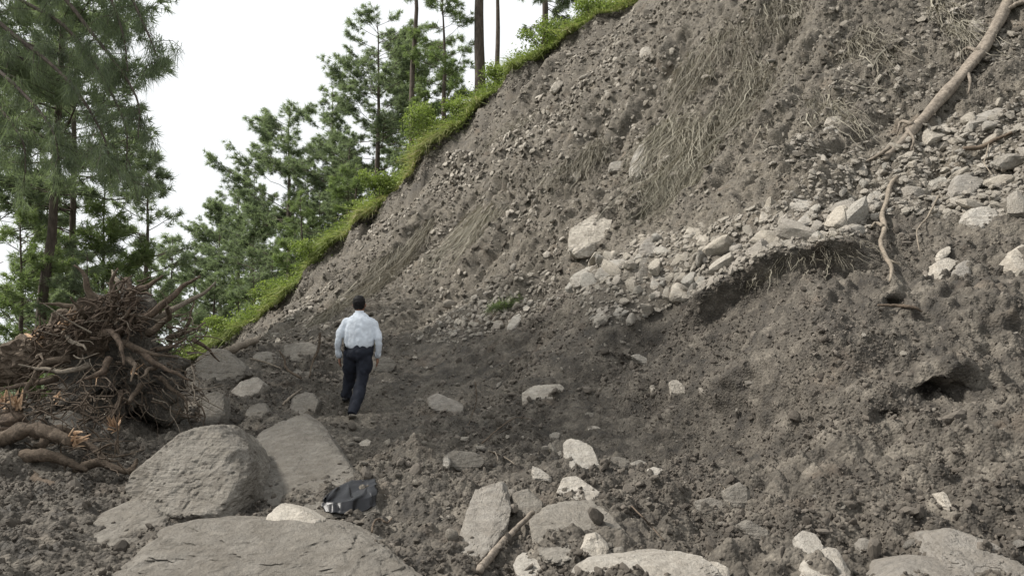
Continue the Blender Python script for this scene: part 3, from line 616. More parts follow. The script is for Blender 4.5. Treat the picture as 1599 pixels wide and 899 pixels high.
# on and under the scarp
for k, (ol, lb, mt, sl, th, sb) in enumerate([
    ([(983,262),(990,240),(1002,222),(1015,217),(1016,235),(1008,258),(996,280),(985,278)], 'tall white slab stuck in the middle of the scarp beside hanging dry grass', 'pale', .9, .3, 4),
    ([(886,378),(892,356),(925,336),(952,330),(962,352),(935,368),(925,392),(900,396),(888,392)], 'large pale boulder in the scarp above the heap of stones', 'pale', .8, .6, 5),
    ([(998,384),(1012,368),(1042,366),(1060,374),(1058,390),(1030,394),(1002,398)], 'grey boulder on top of the heap of stones', 'grey', .5, .5, 5),
    ([(890,434),(905,420),(930,412),(945,420),(928,440),(900,446)], 'pale flat boulder at the lower left end of the heap of stones', 'pale', .5, .5, 4),
    ([(930,425),(950,408),(985,402),(990,412),(975,430),(945,436)], 'layered pale slab in the heap of stones under the grey boulder', 'pale', .5, .4, 4),
    ([(974,428),(977,408),(990,402),(994,420),(986,432)], 'upright brownish block in the heap of stones', 'pale_dusty', .2, .2, 4),
    ([(998,416),(1002,402),(1024,400),(1028,412),(1012,418)], 'dark block on the heap of stones', 'brown', .2, .3, 4),
    ([(995,440),(998,420),(1012,416),(1018,434),(1008,444)], 'dark round stone below the dark block in the heap', 'brown', .2, .3, 4),
    ([(1016,446),(1020,424),(1034,418),(1046,436),(1034,450)], 'pale triangular slab in the heap of stones', 'pale', .35, .2, 4),
    ([(1048,458),(1052,440),(1080,436),(1095,450),(1088,464),(1060,466)], 'cream boulder at the lip of the dark bank', 'pale', .4, .4, 4),
    ([(958,492),(962,478),(982,468),(992,484),(985,498),(965,500)], 'yellowish boulder at the foot of the heap of stones', 'pale', .35, .3, 4),
    ([(926,505),(930,490),(944,484),(950,498),(942,510)], 'grey stone lowest in the heap of stones', 'pale_dusty', .3, .25, 4),
    ([(1090,376),(1096,366),(1120,362),(1128,372),(1110,382)], 'dark-sided slab in the upper heap of stones', 'pale_dusty', .3, .3, 4),
    ([(1070,362),(1078,352),(1100,350),(1106,360),(1085,368)], 'pale slab behind the dark-sided slab', 'pale', .3, .25, 4),
    ([(1204,270),(1206,252),(1225,243),(1258,235),(1262,242),(1240,262),(1215,274)], 'smooth grey slab lying on the scarp above the stone band', 'grey', .8, .2, 4),
    ([(1288,194),(1292,184),(1310,181),(1327,186),(1322,194),(1300,197)], 'flat stone resting on the rounded stone on the scarp', 'pale_dusty', .2, .25, 4),
    ([(1285,212),(1288,200),(1302,195),(1314,200),(1306,214),(1292,217)], 'rounded stone under the flat stone on the scarp', 'pale_dusty', .2, .25, 4),
    ([(1302,160),(1303,146),(1318,144),(1332,156),(1320,162)], 'small angular white stone high on the scarp', 'pale', .25, .2, 4),
    ([(1514,45),(1520,30),(1540,15),(1556,12),(1552,32),(1535,50),(1520,56)], 'large cream rock left of the fallen log', 'pale', .6, .4, 4),
    ([(1385,72),(1390,64),(1402,62),(1407,72),(1398,80),(1388,78)], 'rounded tan stone high on the scarp right of the dry grass', 'pale_dusty', .2, .2, 4),
    ([(1440,214),(1448,200),(1480,192),(1515,186),(1520,194),(1490,206),(1452,220)], 'long dark-ended slab below the fallen log', 'pale_dusty', .5, .3, 4),
    ([(1512,190),(1530,176),(1570,166),(1586,165),(1584,174),(1545,186),(1520,194)], 'long buff slab above the layered rubble at the right edge', 'pale_dusty', .5, .3, 4),
    ([(1488,304),(1494,273),(1520,274),(1537,280),(1525,296),(1506,306)], 'square grey slab set in the bank near the right edge', 'grey', .35, .3, 4),
    ([(1460,428),(1464,408),(1480,402),(1496,408),(1488,418),(1470,434)], 'brown block half out of the right-hand bank', 'pale_dusty', .3, .3, 4),
    ([(1490,426),(1500,410),(1514,404),(1518,424),(1505,432)], 'grey pointed slab beside the brown block in the right-hand bank', 'grey', .25, .15, 4),
    ([(1464,402),(1470,390),(1485,382),(1484,394),(1470,406)], 'thin pale slab above the brown block in the right-hand bank', 'pale', .2, .1, 4),
    ([(1575,410),(1580,392),(1602,378),(1620,395),(1612,426),(1590,424)], 'large pale rock at the right edge of the bank', 'pale', .4, .4, 4),
    ([(1510,340),(1516,326),(1540,322),(1562,330),(1558,348),(1530,356)], 'layered pale rubble block at the right side of the bank', 'pale', .3, .3, 4),
    ([(1352,316),(1358,302),(1380,290),(1392,288),(1384,304),(1366,318)], 'dark-bottomed tilted slab beside the bare hanging root', 'pale', .35, .2, 4),
    ([(1186,345),(1190,325),(1204,318),(1214,330),(1208,346)], 'grey block at the left of the upper stone band', 'pale_dusty', .3, .3, 4),
    ([(1230,320),(1245,306),(1270,302),(1285,310),(1270,324),(1240,328)], 'broad pale slab in the upper stone band', 'pale', .35, .3, 4),
    ([(1245,345),(1262,330),(1290,322),(1300,332),(1280,345),(1255,350)], 'leaning pale slab at the front of the upper stone band', 'pale', .35, .25, 4),
    ([(1000,78),(1005,73),(1018,75),(1019,86),(1008,90),(998,87)], 'round tan stone high on the left part of the scarp', 'pale_dusty', .3, .3, 3),
    ([(1036,70),(1040,64),(1055,64),(1058,71),(1045,74)], 'flat tan stone right of the round tan stone high on the scarp', 'pale_dusty', .3, .3, 3),
    ([(858,140),(866,128),(878,124),(880,130),(868,143)], 'pale slanted stone under the grass edge', 'pale', .3, .3, 3),
    ([(838,112),(842,104),(856,100),(858,112),(846,117)], 'grey stone just under the grass edge', 'grey', .3, .3, 3),
    ([(950,264),(953,252),(972,250),(978,258),(966,266)], 'blue-grey stone under the hanging grass beside the tall white slab', 'grey', .3, .3, 3),
    ([(892,278),(896,268),(906,266),(908,276),(900,282)], 'white stone between two hanging grass tufts', 'pale', .2, .2, 3),
    ([(790,512),(800,495),(812,488),(816,495),(806,510),(796,516)], 'leaning pale slab by the green twig at the foot of the slope', 'pale', .3, .1, 4),
    ([(768,510),(772,500),(784,499),(790,508),(780,514)], 'grey-brown stone beside the leaning pale slab at the slope foot', 'pale_dusty', .2, .2, 3),
    ([(1162,590),(1172,578),(1200,572),(1205,584),(1190,596),(1168,598)], 'brown rock ledge showing through the dark bank', 'brown', .3, .3, 4),
    ([(1455,332),(1460,322),(1476,318),(1482,328),(1468,338)], 'small buff slab in the bank left of the layered rubble block', 'pale_dusty', .2, .2, 3),
]):
    hero('stone' if sb < 5 else 'boulder', lb, 'stone' if sb < 5 else 'boulder', ol, mt, sl, th, sb, 0.09, 20, strata=0.015 if 'layer' in lb else 0.0, seed=200 + k, sink=0.08)
# left of the track
for k, (ol, lb, mt, sl, th, sb) in enumerate([
    ([(300,590),(308,562),(330,546),(352,543),(378,565),(384,584),(350,598),(310,598)], 'dark mud-coated boulder beside the upturned roots', 'brown', .6, .6, 5),
    ([(310,655),(316,620),(330,608),(348,616),(350,650),(330,664)], 'upright dark slab between the roots and the big rounded boulder', 'brown', .4, .3, 4),
    ([(360,612),(375,596),(400,588),(412,598),(404,612),(378,620)], 'pale muddy stone behind the upright dark slab', 'pale_dusty', .4, .4, 4),
    ([(440,558),(446,536),(480,532),(496,540),(494,556),(470,562)], 'upper of two stacked dark slabs beyond the walking man', 'brown', .5, .5, 4),
    ([(445,580),(450,562),(490,558),(498,570),(490,584),(460,586)], 'lower of two stacked dark slabs beyond the walking man', 'brown', .5, .5, 4),
    ([(390,566),(398,550),(425,548),(436,560),(420,572)], 'muddy slab left of the two stacked dark slabs', 'brown', .4, .4, 4),
    ([(450,640),(458,618),(486,610),(500,626),(490,644),(465,648)], 'low muddy rock at the far end of the flat mud-caked slab', 'brown', .5, .4, 4),
    ([(383,648),(390,632),(412,628),(420,642),(404,654)], 'small muddy rock above the gap beside the big rounded boulder', 'brown', .3, .3, 4),
    ([(145,672),(150,661),(165,660),(168,674),(155,680)], 'small blue-grey stone among the torn roots', 'grey', .2, .2, 3),
    ([(60,664),(75,644),(110,640),(128,656),(110,672),(75,676)], 'dark stone in the mud in front of the upturned roots', 'brown', .3, .3, 4),
    ([(140,832),(165,792),(205,776),(240,790),(258,815),(232,850),(160,856)], 'dark low rock left of the largest foreground boulder', 'brown', .7, .5, 5),
]):
    hero('stone' if sb < 5 else 'boulder', lb, 'stone' if sb < 5 else 'boulder', ol, mt, sl, th, sb, 0.10, 18, seed=300 + k, sink=0.1)

# ------------------------------------------------------------------ loose stones one can count: the band of rubble under the scarp
STONES = []
for k in range(14):
    v, f = random_rock(2 if k % 2 else 3, 500 + k, flat=0.5, rough=0.12)
    STONES.append(mesh_np('rubble_stone', v, [f], None, False)); STONES[-1].materials.append(M['rubble'])
STONES_D = []
for k in range(6):
    v, f = random_rock(2, 540 + k, flat=0.55, rough=0.14); STONES_D.append(mesh_np('muddy_stone', v, [f], None, True)); STONES_D[-1].materials.append(M['pale_dusty'])
def drop_stone(name, me, p, Rm, s, label, group):
    o = bpy.data.objects.new(name, me); COL.objects.link(o)
    m4 = Matrix(Rm.tolist()).to_4x4(); m4.translation = Vector(p); o.matrix_world = m4 @ Matrix.Diagonal((*s, 1))
    o['label'] = label; o['category'] = 'stone'; o['group'] = group; LOOSE.append((o, p, s)); return o
LOOSE = []
def strew(poly, n, s0, s1, label, group, meshes, seed, name='rubble_stone', srange=(9, 24), urange=(-0.4, 0.75)):
    r = np.random.default_rng(seed); x, y, z = scatter_uv(n * 40, *srange, *urange, r); px, py = to_px(x, y, z)
    k = np.where(in_poly(px, py, poly))[0][:n]; nv = nrm(x[k], y[k]); R = rot_lying(len(k), nv, r, 0.7)
    s = s0 * (s1 / s0) ** (r.random(len(k)) ** 2.2)
    for i, j in enumerate(k):
        sc = s[i] * np.array([1, r.uniform(.75, 1.1), r.uniform(.7, 1.2)])
        drop_stone(name, meshes[r.integers(len(meshes))], np.array([x[j], y[j], z[j]]) + nv[i] * 0.3 * s[i], R[i], sc, label, group)
HEAP = [(890,445),(905,420),(950,402),(1000,366),(1060,366),(1110,356),(1130,375),(1100,440),(1092,462),(1040,470),(1010,495),(985,505),(930,512),(925,495),(955,470)]
strew(HEAP, 60, 0.07, 0.24, 'angular cream stone in the heap of stones at the lip of the dark bank', 'stones of the heap at the lip', STONES, 6, name='heap_stone', srange=(12, 17), urange=(0.02, 0.28))
strew(BAND, 165, 0.06, 0.27, 'loose pale angular stone in the stone band below the scarp', 'stones of the band below the scarp', STONES, 1)
strew(TALUS, 45, 0.05, 0.14, 'loose pale stone in the fan of pebbles beyond the walking man', 'stones of the pebble fan', STONES, 2, name='fan_stone', srange=(13, 24))
strew(UPPER, 85, 0.07, 0.24, 'loose tan stone lying on the bare scarp under the grass edge', 'stones on the bare scarp', STONES_D, 3, name='scarp_stone', srange=(16, 32))
LOWER = [(560,620),(700,570),(900,540),(1060,520),(1250,650),(1640,720),(1640,905),(650,905),(600,740)]
strew(LOWER, 60, 0.025, 0.075, 'small muddy stone on the dark earth of the slide foot', 'small stones on the dark earth', STONES_D, 4, name='muddy_stone', srange=(6.4, 16))
TRACK = [(470,600),(610,556),(760,600),(820,720),(680,790),(600,760),(540,690)]
strew(TRACK, 40, 0.03, 0.11, 'flat stone trodden into the track', 'stones trodden into the track', STONES_D, 8, name='track_stone', srange=(7.5, 17), urange=(-0.3, 0.1))
LAND = [(1235,255,'smooth grey slab on the scarp'),(1310,200,'rounded stone on the scarp'),(1510,290,'square grey slab in the bank'),(1262,313,'broad pale slab of the band'),(1275,340,'leaning pale slab of the band'),(1200,333,'grey block of the band'),(1372,303,'dark-bottomed tilted slab'),(1535,340,'layered rubble block'),(1480,205,'long dark-ended slab'),(1550,178,'long buff slab'),(1385,250,'foot of the fallen log'),(1030,380,'grey boulder on the heap'),(925,365,'large pale boulder in the scarp'),(910,430,'pale flat boulder of the heap'),(1070,450,'cream boulder at the lip'),(975,485,'yellowish boulder of the heap'),(1110,372,'dark-sided slab of the heap'),(1030,435,'triangular slab of the heap'),(1000,250,'tall white slab'),(805,502,'leaning slab by the green twig'),(750,500,'green pine twig'),(553,540,'walking man'),(848,612,'pale oblong stone'),(695,630,'dark oblong stone'),(1058,605,'striped pale stone'),(1003,560,'finger-shaped stone'),(908,705,'half-buried upright block'),(768,815,'tilted grey-green slab'),(910,820,'dusty wedge boulder'),(1010,885,'long cream boulder'),(1530,870,'lower right corner boulder'),(1290,880,'brown bottom-edge block'),(1396,70,'rounded tan stone high up'),(1317,153,'small angular white stone'),(1008,80,'round tan stone high up'),(868,133,'pale slanted stone'),(1060,270,'largest grass curtain'),(760,370,'olive grass mat'),(640,400,'diagonal grass streak'),(932,260,'narrow grass tuft'),(1215,30,'thick top grass tuft'),(810,195,'fringed ledge'),(725,720,'muddy flat rock'),(1490,625,'cave in the dark bank'),(1110,788,'round-backed muddy rock'),(1478,783,'upright sliver of pale stone'),(1540,40,'large cream rock by the log')]
ORD = ['nearest', 'second nearest', 'third nearest', 'fourth nearest', 'fifth nearest', 'sixth nearest', 'seventh nearest', 'eighth nearest', 'ninth nearest', 'tenth nearest', 'eleventh nearest', 'twelfth nearest', 'thirteenth nearest', 'fourteenth nearest', 'fifteenth nearest', 'sixteenth nearest', 'seventeenth nearest', 'eighteenth nearest', 'nineteenth nearest', 'twentieth nearest'] + ['twenty-' + w + ' nearest' for w in ('first', 'second', 'third', 'fourth', 'fifth', 'sixth', 'seventh', 'eighth', 'ninth')]
LA = np.array([a[:2] for a in LAND], float); byl = {}
for o, p, sc in LOOSE:
    q = np.array(to_px(*p)); d_ = np.hypot(*(LA - q).T); k = int(d_.argmin()); byl.setdefault((k, o['group']), []).append((d_[k], o, sc))
for (k, g_), lst in byl.items():
    lst.sort(key=lambda t: t[0])
    for i, (d_, o, sc) in enumerate(lst):
        m_ = float(np.max(sc)); szw = 'big' if m_ > 0.14 else ('mid-sized' if m_ > 0.07 else 'small'); shp = 'flat' if sc[2] / m_ < 0.8 else 'blocky'
        kind_ = {'stones of the band below the scarp': 'loose pale stone', 'stones of the heap at the lip': 'loose cream heap stone', 'stones of the pebble fan': 'loose fan stone', 'stones on the bare scarp': 'loose tan scarp stone', 'stones trodden into the track': 'trodden track stone'}.get(g_, 'loose muddy stone')
        o['label'] = f"{szw} {shp} {kind_}, {ORD[min(i, 28)]} to the {LAND[k][2]}"
print('rocks done')

# ------------------------------------------------------------------ pines
def tufts(pos, dirs, L, r, per=16, spread=0.75, width=0.02, droop=0.25, tint=None):
    """needle bundles: one slim triangle per needle"""
    n = len(pos); d = np.repeat(dirs, per, 0) + spread * r.normal(size=(n * per, 3)); d[:, 2] -= droop * r.random(n * per)
    d /= np.linalg.norm(d, axis=1)[:, None]
    p = np.repeat(pos, per, 0) + 0.03 * r.normal(size=(n * per, 3)); ln = np.repeat(L, per) * r.uniform(0.65, 1.15, n * per)
    s = np.cross(d, r.normal(size=(n * per, 3))); s /= np.linalg.norm(s, axis=1)[:, None] + 1e-9
    V = np.stack([p - s * width / 2, p + s * width / 2, p + d * ln[:, None]], 1).reshape(-1, 3)
    T = np.arange(n * per * 3).reshape(-1, 3)
    t = np.repeat(tint if tint is not None else r.random(n), per) + 0.15 * r.normal(size=n * per)
    return V, T, np.repeat(np.clip(t, 0, 1), 3)
def pine_meshes(h, rad, base, crown_r, seed, whorl=0.55, density=1.0, droop=0.1, needle=0.24, width=0.024, lean=(0, 0), top=0.05, dead=0.12, per=20, shape=0.75):
    r = np.random.default_rng(seed); wood = Acc(); fol = Acc()
    n = 14; zz = np.linspace(-0.8, h, n); sway = np.cumsum(r.normal(size=(n, 2)) * 0.035 * h / 12, 0)
    tp = np.c_[sway[:, 0] + lean[0] * zz / h, sway[:, 1] + lean[1] * zz / h, zz]
    tube(wood, tp, [rad * 1.35, rad, rad * 0.85, rad * 0.6, rad * 0.3, 0.015], 9, 0.3, rough=0.12, seed=seed)
    P_, D_, L_, T_ = [], [], [], []
    z = base * h
    while z < h - 0.1:
        f = (z - base * h) / (h * (1 - base)); prof = (1 - f) ** shape * (0.55 + 0.45 * min(1, f * 5)) + top
        for k in range(r.integers(3, 6)):
            if r.random() < 0.12: continue
            az = r.uniform(0, 2 * math.pi); ln = crown_r * prof * r.uniform(0.55, 1.2)
            c0 = np.array([np.interp(z, zz, tp[:, 0]), np.interp(z, zz, tp[:, 1]), z + r.uniform(-.15, .15)])
            out = np.array([math.cos(az), math.sin(az), 0]); rise = r.uniform(-0.1, 0.35) + 0.5 * f
            m = 7; t = np.linspace(0, 1, m)
            bp = c0 + np.outer(t * ln, out) + np.c_[np.zeros(m), np.zeros(m), ln * (rise * t - droop * t ** 2 + 0.22 * t ** 3)] + 0.06 * ln * np.cumsum(r.normal(size=(m, 3)), 0) * 0.25
            tube(wood, bp, [max(0.014, rad * 0.26 * (1 - 0.6 * f) * ln / crown_r), 0.008], 4, 0.6, cap=False)
            if f < 0.12 and r.random() < dead: continue
            nb = max(4, int(ln * 8 * density))
            for q in range(nb):
                tt = r.uniform(0.28, 1.0) ** 0.75; c = np.array([np.interp(tt, t, bp[:, i]) for i in range(3)])
                sd = np.cross(out, [0, 0, 1]) * r.choice([-1, 1]); dd = out * r.uniform(0.3, 1) + sd * r.uniform(0.2, 1) + np.array([0, 0, r.uniform(0.0, 0.6) - droop]); dd /= np.linalg.norm(dd)
                sl = ln * (1.15 - tt) * r.uniform(0.25, 0.55) + 0.12
                e = c + dd * sl; tube(wood, np.array([c, (c + e) / 2 + [0, 0, -0.03 * sl], e]), [0.009, 0.005], 3, 0.6, cap=False)
                for w in range(max(2, int(sl * 5))):
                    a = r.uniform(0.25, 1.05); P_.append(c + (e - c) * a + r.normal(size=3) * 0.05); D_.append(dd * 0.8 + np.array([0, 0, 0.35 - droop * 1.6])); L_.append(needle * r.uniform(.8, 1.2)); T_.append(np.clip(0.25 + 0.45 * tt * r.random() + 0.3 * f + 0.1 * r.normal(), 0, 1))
        z += whorl * r.uniform(0.7, 1.3) * (1 - 0.35 * f)
    P_.append(np.array([tp[-1, 0], tp[-1, 1], h])); D_.append(np.array([0, 0, 1.0])); L_.append(needle); T_.append(0.8)
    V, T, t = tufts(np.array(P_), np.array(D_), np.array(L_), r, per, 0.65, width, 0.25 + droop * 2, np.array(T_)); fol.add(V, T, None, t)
    return wood.mesh('pine_wood'), fol.mesh('pine_needles', False)
PINES = {}
def pine(kind, label, px, py_top, D, mat='needle', rz=0.0, ground='hill', scale=None, name='pine_tree', dz=0.0, group=None, **kw):
    """a pine rooted D metres away in the direction of px; its top reaches py_top in the photo"""
    x = (px - 799.5) / FPX * D; zt = EYE + (HOR - py_top) / FPX * D
    zb = (hill_z(x, D) if ground == 'hill' else float(H([x], [D])[0])) + dz
    hh = zt - zb
    if kind not in PINES: PINES[kind] = (pine_meshes(hh, **kw), hh)
    (w, f), h0 = PINES[kind]; s = hh / h0
    t = thing(name, label, 'tree', (x, D, zb), (0, 0, rz), group); t.scale = (s, s, s)
    o = link('trunk', w, M['bark'], t)
    c = bpy.data.objects.new('crown', f.copy() if False else f); COL.objects.link(c); c.parent = t
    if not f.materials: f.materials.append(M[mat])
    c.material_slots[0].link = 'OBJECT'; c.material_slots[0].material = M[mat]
    return t
pine('mast', 'tall pine with a thick bare trunk rising out of the picture above the grass edge', 752, -420, 33, rad=0.22, base=0.62, crown_r=2.6, seed=21)
pine('mast2', 'slender bare-trunked pine standing behind the round bushy shrub', 645, -260, 34, rad=0.13, base=0.56, crown_r=2.2, seed=22, density=0.6)
pine('snag', 'thin dark pine with few twigs close beside the thick bare trunk', 775, -160, 31.5, rad=0.10, base=0.80, crown_r=1.2, seed=23, density=0.4)
pine('young', 'young light-green pine between the slender and the thick bare trunks', 692, -40, 33.5, mat='needle_fresh', rad=0.11, base=0.26, crown_r=2.0, seed=24, density=1.1)
pine('broad', 'broad full pine with dark low limbs left of the slender bare trunk', 586, 28, 38, rad=0.15, base=0.14, crown_r=4.3, seed=25, density=1.4, shape=0.55)
pine('cone', 'pine half hidden behind the left side of the broad full pine', 520, 140, 42, rz=1.0, rad=0.16, base=0.12, crown_r=3.4, seed=26, density=1.2)
pine('broad', 'pine with a narrow pointed top left of the broad full pine', 452, 168, 45, rz=2.0)
pine('cone', 'mid-sized far pine at the lower end of the line of pines', 396, 262, 50, rz=3.1)
pine('young', 'small bright pine growing low on the grass edge', 470, 300, 36, rz=0.6, mat='needle_fresh')
pine('cone', 'dark low pine below the broad full pine', 545, 205, 35.5, rz=4.0)
pine('broad', 'far pale pine at the valley end of the line of pines', 345, 318, 56, rz=4.4)
pine('young', 'bushy young pine just above the grass edge in the middle of the line', 425, 385, 36, rz=2.6)
pine('cone', 'far low pine at the foot of the line where the valley opens', 305, 388, 52, rz=5.2)
pine('young', 'little pine standing lowest beside the end of the grass edge', 372, 425, 37, rz=1.9, mat='needle_fresh')
pine('droopy', 'dark drooping pine at the top of the grass edge', 850, -150, 31, rad=0.14, base=0.22, crown_r=1.9, seed=27, droop=0.45)
pine('young', 'young pine behind the round bushy shrub', 655, 135, 33, rz=3.3, mat='needle_fresh')
pine('cone', 'far pine filling the gap below the narrow-topped pine', 480, 255, 47, rz=2.2)
pine('broad', 'far pine between the mid-sized and the pale far pine', 370, 300, 58, rz=0.9)
pine('cone', 'far dark pine low behind the small bright pine', 500, 300, 40, rz=5.6)
pine('broad', 'far pine behind the young light-green pine', 668, 60, 44, rz=3.0)
pine('bushy_hill', 'dense young pine standing right behind the leafy grass edge', 555, 262, 33.5, mat='needle_fresh', rad=0.08, base=0.08, crown_r=1.7, seed=28, density=1.4)
pine('bushy_hill', 'dense young pine lower behind the grass edge', 450, 378, 34.5, rz=1.7, mat='needle_fresh')
pine('bushy_hill', 'dense little pine near the lowest end of the grass edge', 398, 428, 35, rz=3.9)
pine('cone', 'far pine low in the valley opening', 335, 400, 46, rz=2.9)
# the valley side, left
pine('lean', 'leaning pine with a thick trunk at the far left of the valley side', 45, -300, 17, ground='v', rad=0.115, base=0.42, crown_r=2.5, seed=31, lean=(0.9, 0), density=1.0)
pine('mid', 'pine with a straight trunk beside the leaning pine', 102, -120, 20, ground='v', rad=0.11, base=0.40, crown_r=2.4, seed=32, lean=(0.4, 0), density=0.9)
pine('sparse', 'sparse pine with an open crown standing behind the upturned roots', 218, 246, 24, ground='v', rad=0.12, base=0.38, crown_r=1.7, seed=33, density=0.7, lean=(0.35, 0))
pine('bushy', 'bushy green pine between the straight-trunked and the sparse pine', 158, 292, 21, ground='v', mat='needle_fresh', rad=0.10, base=0.2, crown_r=2.1, seed=34, density=1.3)
pine('bushy', 'low bushy pine at the left edge below the leaning trunk', 28, 330, 17, ground='v', rz=2.0, mat='needle_fresh')
pine('mid', 'pine at the left edge with its crown out of the picture', -20, -200, 22, ground='v', rz=2.4)
pine('bushy', 'small pine behind the upturned trunk at the left', 95, 372, 19, ground='v', rz=3.6)
pine('sparse', 'thin far pine seen in the gap where the valley opens', 262, 372, 40, ground='v', rz=1.5)
pine('bushy', 'bushy low pine directly behind the upturned roots', 140, 395, 17, ground='v', rz=4.6)
pine('cone', 'far dense pine between the valley gap and the sparse pine', 235, 402, 33, ground='v', rz=2.1)
pine('cone', 'dense far pine behind the sparse pine', 200, 392, 36, ground='v', rz=0.4)
pine('cone', 'dense far pine filling the left background', 75, 300, 34, ground='v', rz=1.3)
# near pine whose long limbs hang into the picture from the upper left
near_pine = pine('near', 'near pine outside the left edge whose long dark limbs hang into the picture', -330, -900, 12.0, ground='v', rad=0.24, base=0.36, crown_r=5.3, seed=41, droop=0.6, density=1.1, whorl=0.75, needle=0.26, width=0.012, per=18, top=0.25)
bpy.context.view_layer.update()
NO = np.array(near_pine.location); nsc = near_pine.scale[0]; rb = np.random.default_rng(91)
for k, ends in enumerate([[(-200,-260,11.6),(20,-120,10.8),(150,-30,10.3),(188,40,10.1),(200,112,10.0)], [(-200,-220,11.4),(40,-60,10.6),(150,60,10.3),(212,150,10.1),(216,215,10.0)], [(-220,-160,11.2),(-20,20,10.6),(100,120,10.2),(160,210,10.0),(172,270,9.9)],
        [(-220,-180,11.8),(0,-20,11.0),(110,50,10.6),(190,180,10.4),(198,265,10.2)], [(-220,-90,11.2),(-60,60,10.7),(30,140,10.3),(80,200,10.1),(92,250,10.0)], [(-200,-280,11.2),(60,-150,10.5),(180,-40,10.2),(225,40,10.0),(252,105,9.9)], [(-220,-60,11.6),(-80,80,11.0),(0,170,10.6),(35,220,10.4),(40,270,10.2)]]):
    wood = Acc(); bp = (curve([P(*q) for q in ends], 26) - NO) / nsc; tube(wood, bp, [0.05 / nsc, 0.03 / nsc, 0.016 / nsc, 0.007 / nsc], 6, 0.5, cap=False); P_, D_ = [], []
    for q in range(22):
        tt = rb.uniform(6, 25); i = int(tt); c = bp[i] + (bp[min(i + 1, 25)] - bp[i]) * (tt - i); dd = np.array([rb.normal() * .7, rb.normal() * .7, -0.35 + .4 * rb.normal()]); L2 = rb.uniform(.15, .55) / nsc
        tw_ = curve([c, c + dd * L2 * .5, c + dd * L2 * .8 + [0, 0, -.35 * L2]], 5); tube(wood, tw_, [0.006 / nsc, 0.003 / nsc], 3, 0.5, cap=False)
        for a_ in range(5): P_.append(tw_[rb.integers(1, 5)] + rb.normal(size=3) * .03); D_.append([rb.normal() * .25, rb.normal() * .25, -0.8])
    V, T, t_ = tufts(np.array(P_), np.array(D_), np.full(len(P_), 0.25 / nsc), rb, 16, 0.42, 0.008 / nsc, 0.5, np.clip(rb.random(len(P_)) * .6, 0, 1)); fol = Acc(); fol.add(V, T, None, t_)
    bo = link('hanging_bough', wood.mesh('hanging_bough'), M['bark'], near_pine); link('needles', fol.mesh('bough_needles', False), M['needle'], bo)
print('trees done')

# ------------------------------------------------------------------ grass and shrubs along the scar's edge
r = np.random.default_rng(31)
n = 34000; si = r.uniform(6, 144, n); i0 = si.astype(int); fr = (si - i0)[:, None]
m = mg[i0] * (1 - fr) + mg[i0 + 1] * fr; t = r.gamma(1.3, 1.15, n); t = np.minimum(t, 7) - 0.22
dz = np.interp(t, off[5:, 0], off[5:, 1]) - 0.03
p0 = m + AWAY * t[:, None]; p0[:, 2] += dz
edge = np.clip(1 - t / 0.7, 0, 1)
L = r.uniform(0.22, 0.62, n) * (0.45 + 0.9 * sstep(-0.4, 0.6, fbm(p0 * 1.1, 3, 5))); w = r.uniform(0.010, 0.024, n)
dr = r.normal(size=(n, 3)) * np.array([0.75, 0.75, 0.35]); dr[:, 2] += 1; dr[:, 1] -= edge * 0.9; dr[:, 0] -= 0.15 + 0.2 * edge; dr /= np.linalg.norm(dr, axis=1)[:, None]
bend = np.stack([-0.1 - 0.2 * edge + 0.4 * r.normal(size=n), -0.1 - 0.5 * edge + 0.25 * r.normal(size=n), -0.2 - 0.9 * edge * r.random(n)], 1) * L[:, None]
p1 = p0 + dr * (0.55 * L)[:, None]; p2 = p0 + dr * L[:, None] + bend
sd = np.cross(dr, r.normal(size=(n, 3))); sd /= np.linalg.norm(sd, axis=1)[:, None]; sd *= w[:, None]
V = np.stack([p0 - sd, p0 + sd, p1 - 0.8 * sd, p1 + 0.8 * sd, p2], 1).reshape(-1, 3); b5 = np.arange(n)[:, None] * 5
acc = Acc(); tint = np.clip(0.42 + 0.3 * fbm(p0 * 0.5, 2, 9) + 0.2 * r.normal(size=n) + 0.25 * edge * r.random(n), 0, 1)
acc.add(V, np.concatenate([b5 + [[2, 3, 4]]]), b5 + [[0, 1, 3, 2]], np.repeat(tint, 5))
nw = 30000; wi = r.integers(8, 142, 260); wt = r.gamma(1.3, 0.9, 260); wc = mg[wi] + AWAY * wt[:, None] + np.array([0, 0, 0.15]); wc[:, 2] += np.interp(wt, off[5:, 0], off[5:, 1]); k_ = r.integers(0, 260, nw)
wp = wc[k_] + r.normal(size=(nw, 3)) * np.array([.32, .32, .20]); wd = r.normal(size=(nw, 3)); wd /= np.linalg.norm(wd, axis=1)[:, None]; ws = np.cross(wd, r.normal(size=(nw, 3))); ws /= np.linalg.norm(ws, axis=1)[:, None]; wl_ = r.uniform(.06, .13, nw)[:, None]
a2 = Acc(); a2.add(np.stack([wp, wp + wd * wl_ * .5 + ws * wl_ * .3, wp + wd * wl_, wp + wd * wl_ * .5 - ws * wl_ * .3], 1).reshape(-1, 3), None, np.arange(nw * 4).reshape(-1, 4), np.repeat(np.clip(0.5 + 0.25 * r.normal(size=nw) + 0.3 * (r.random(260)[k_] - .5), 0, 1), 4))
link('edge_weeds', a2.mesh('edge_weeds', False), M['leaf'], kind='stuff')
link('edge_grass', acc.mesh('edge_grass', False), M['grass'], kind='stuff')

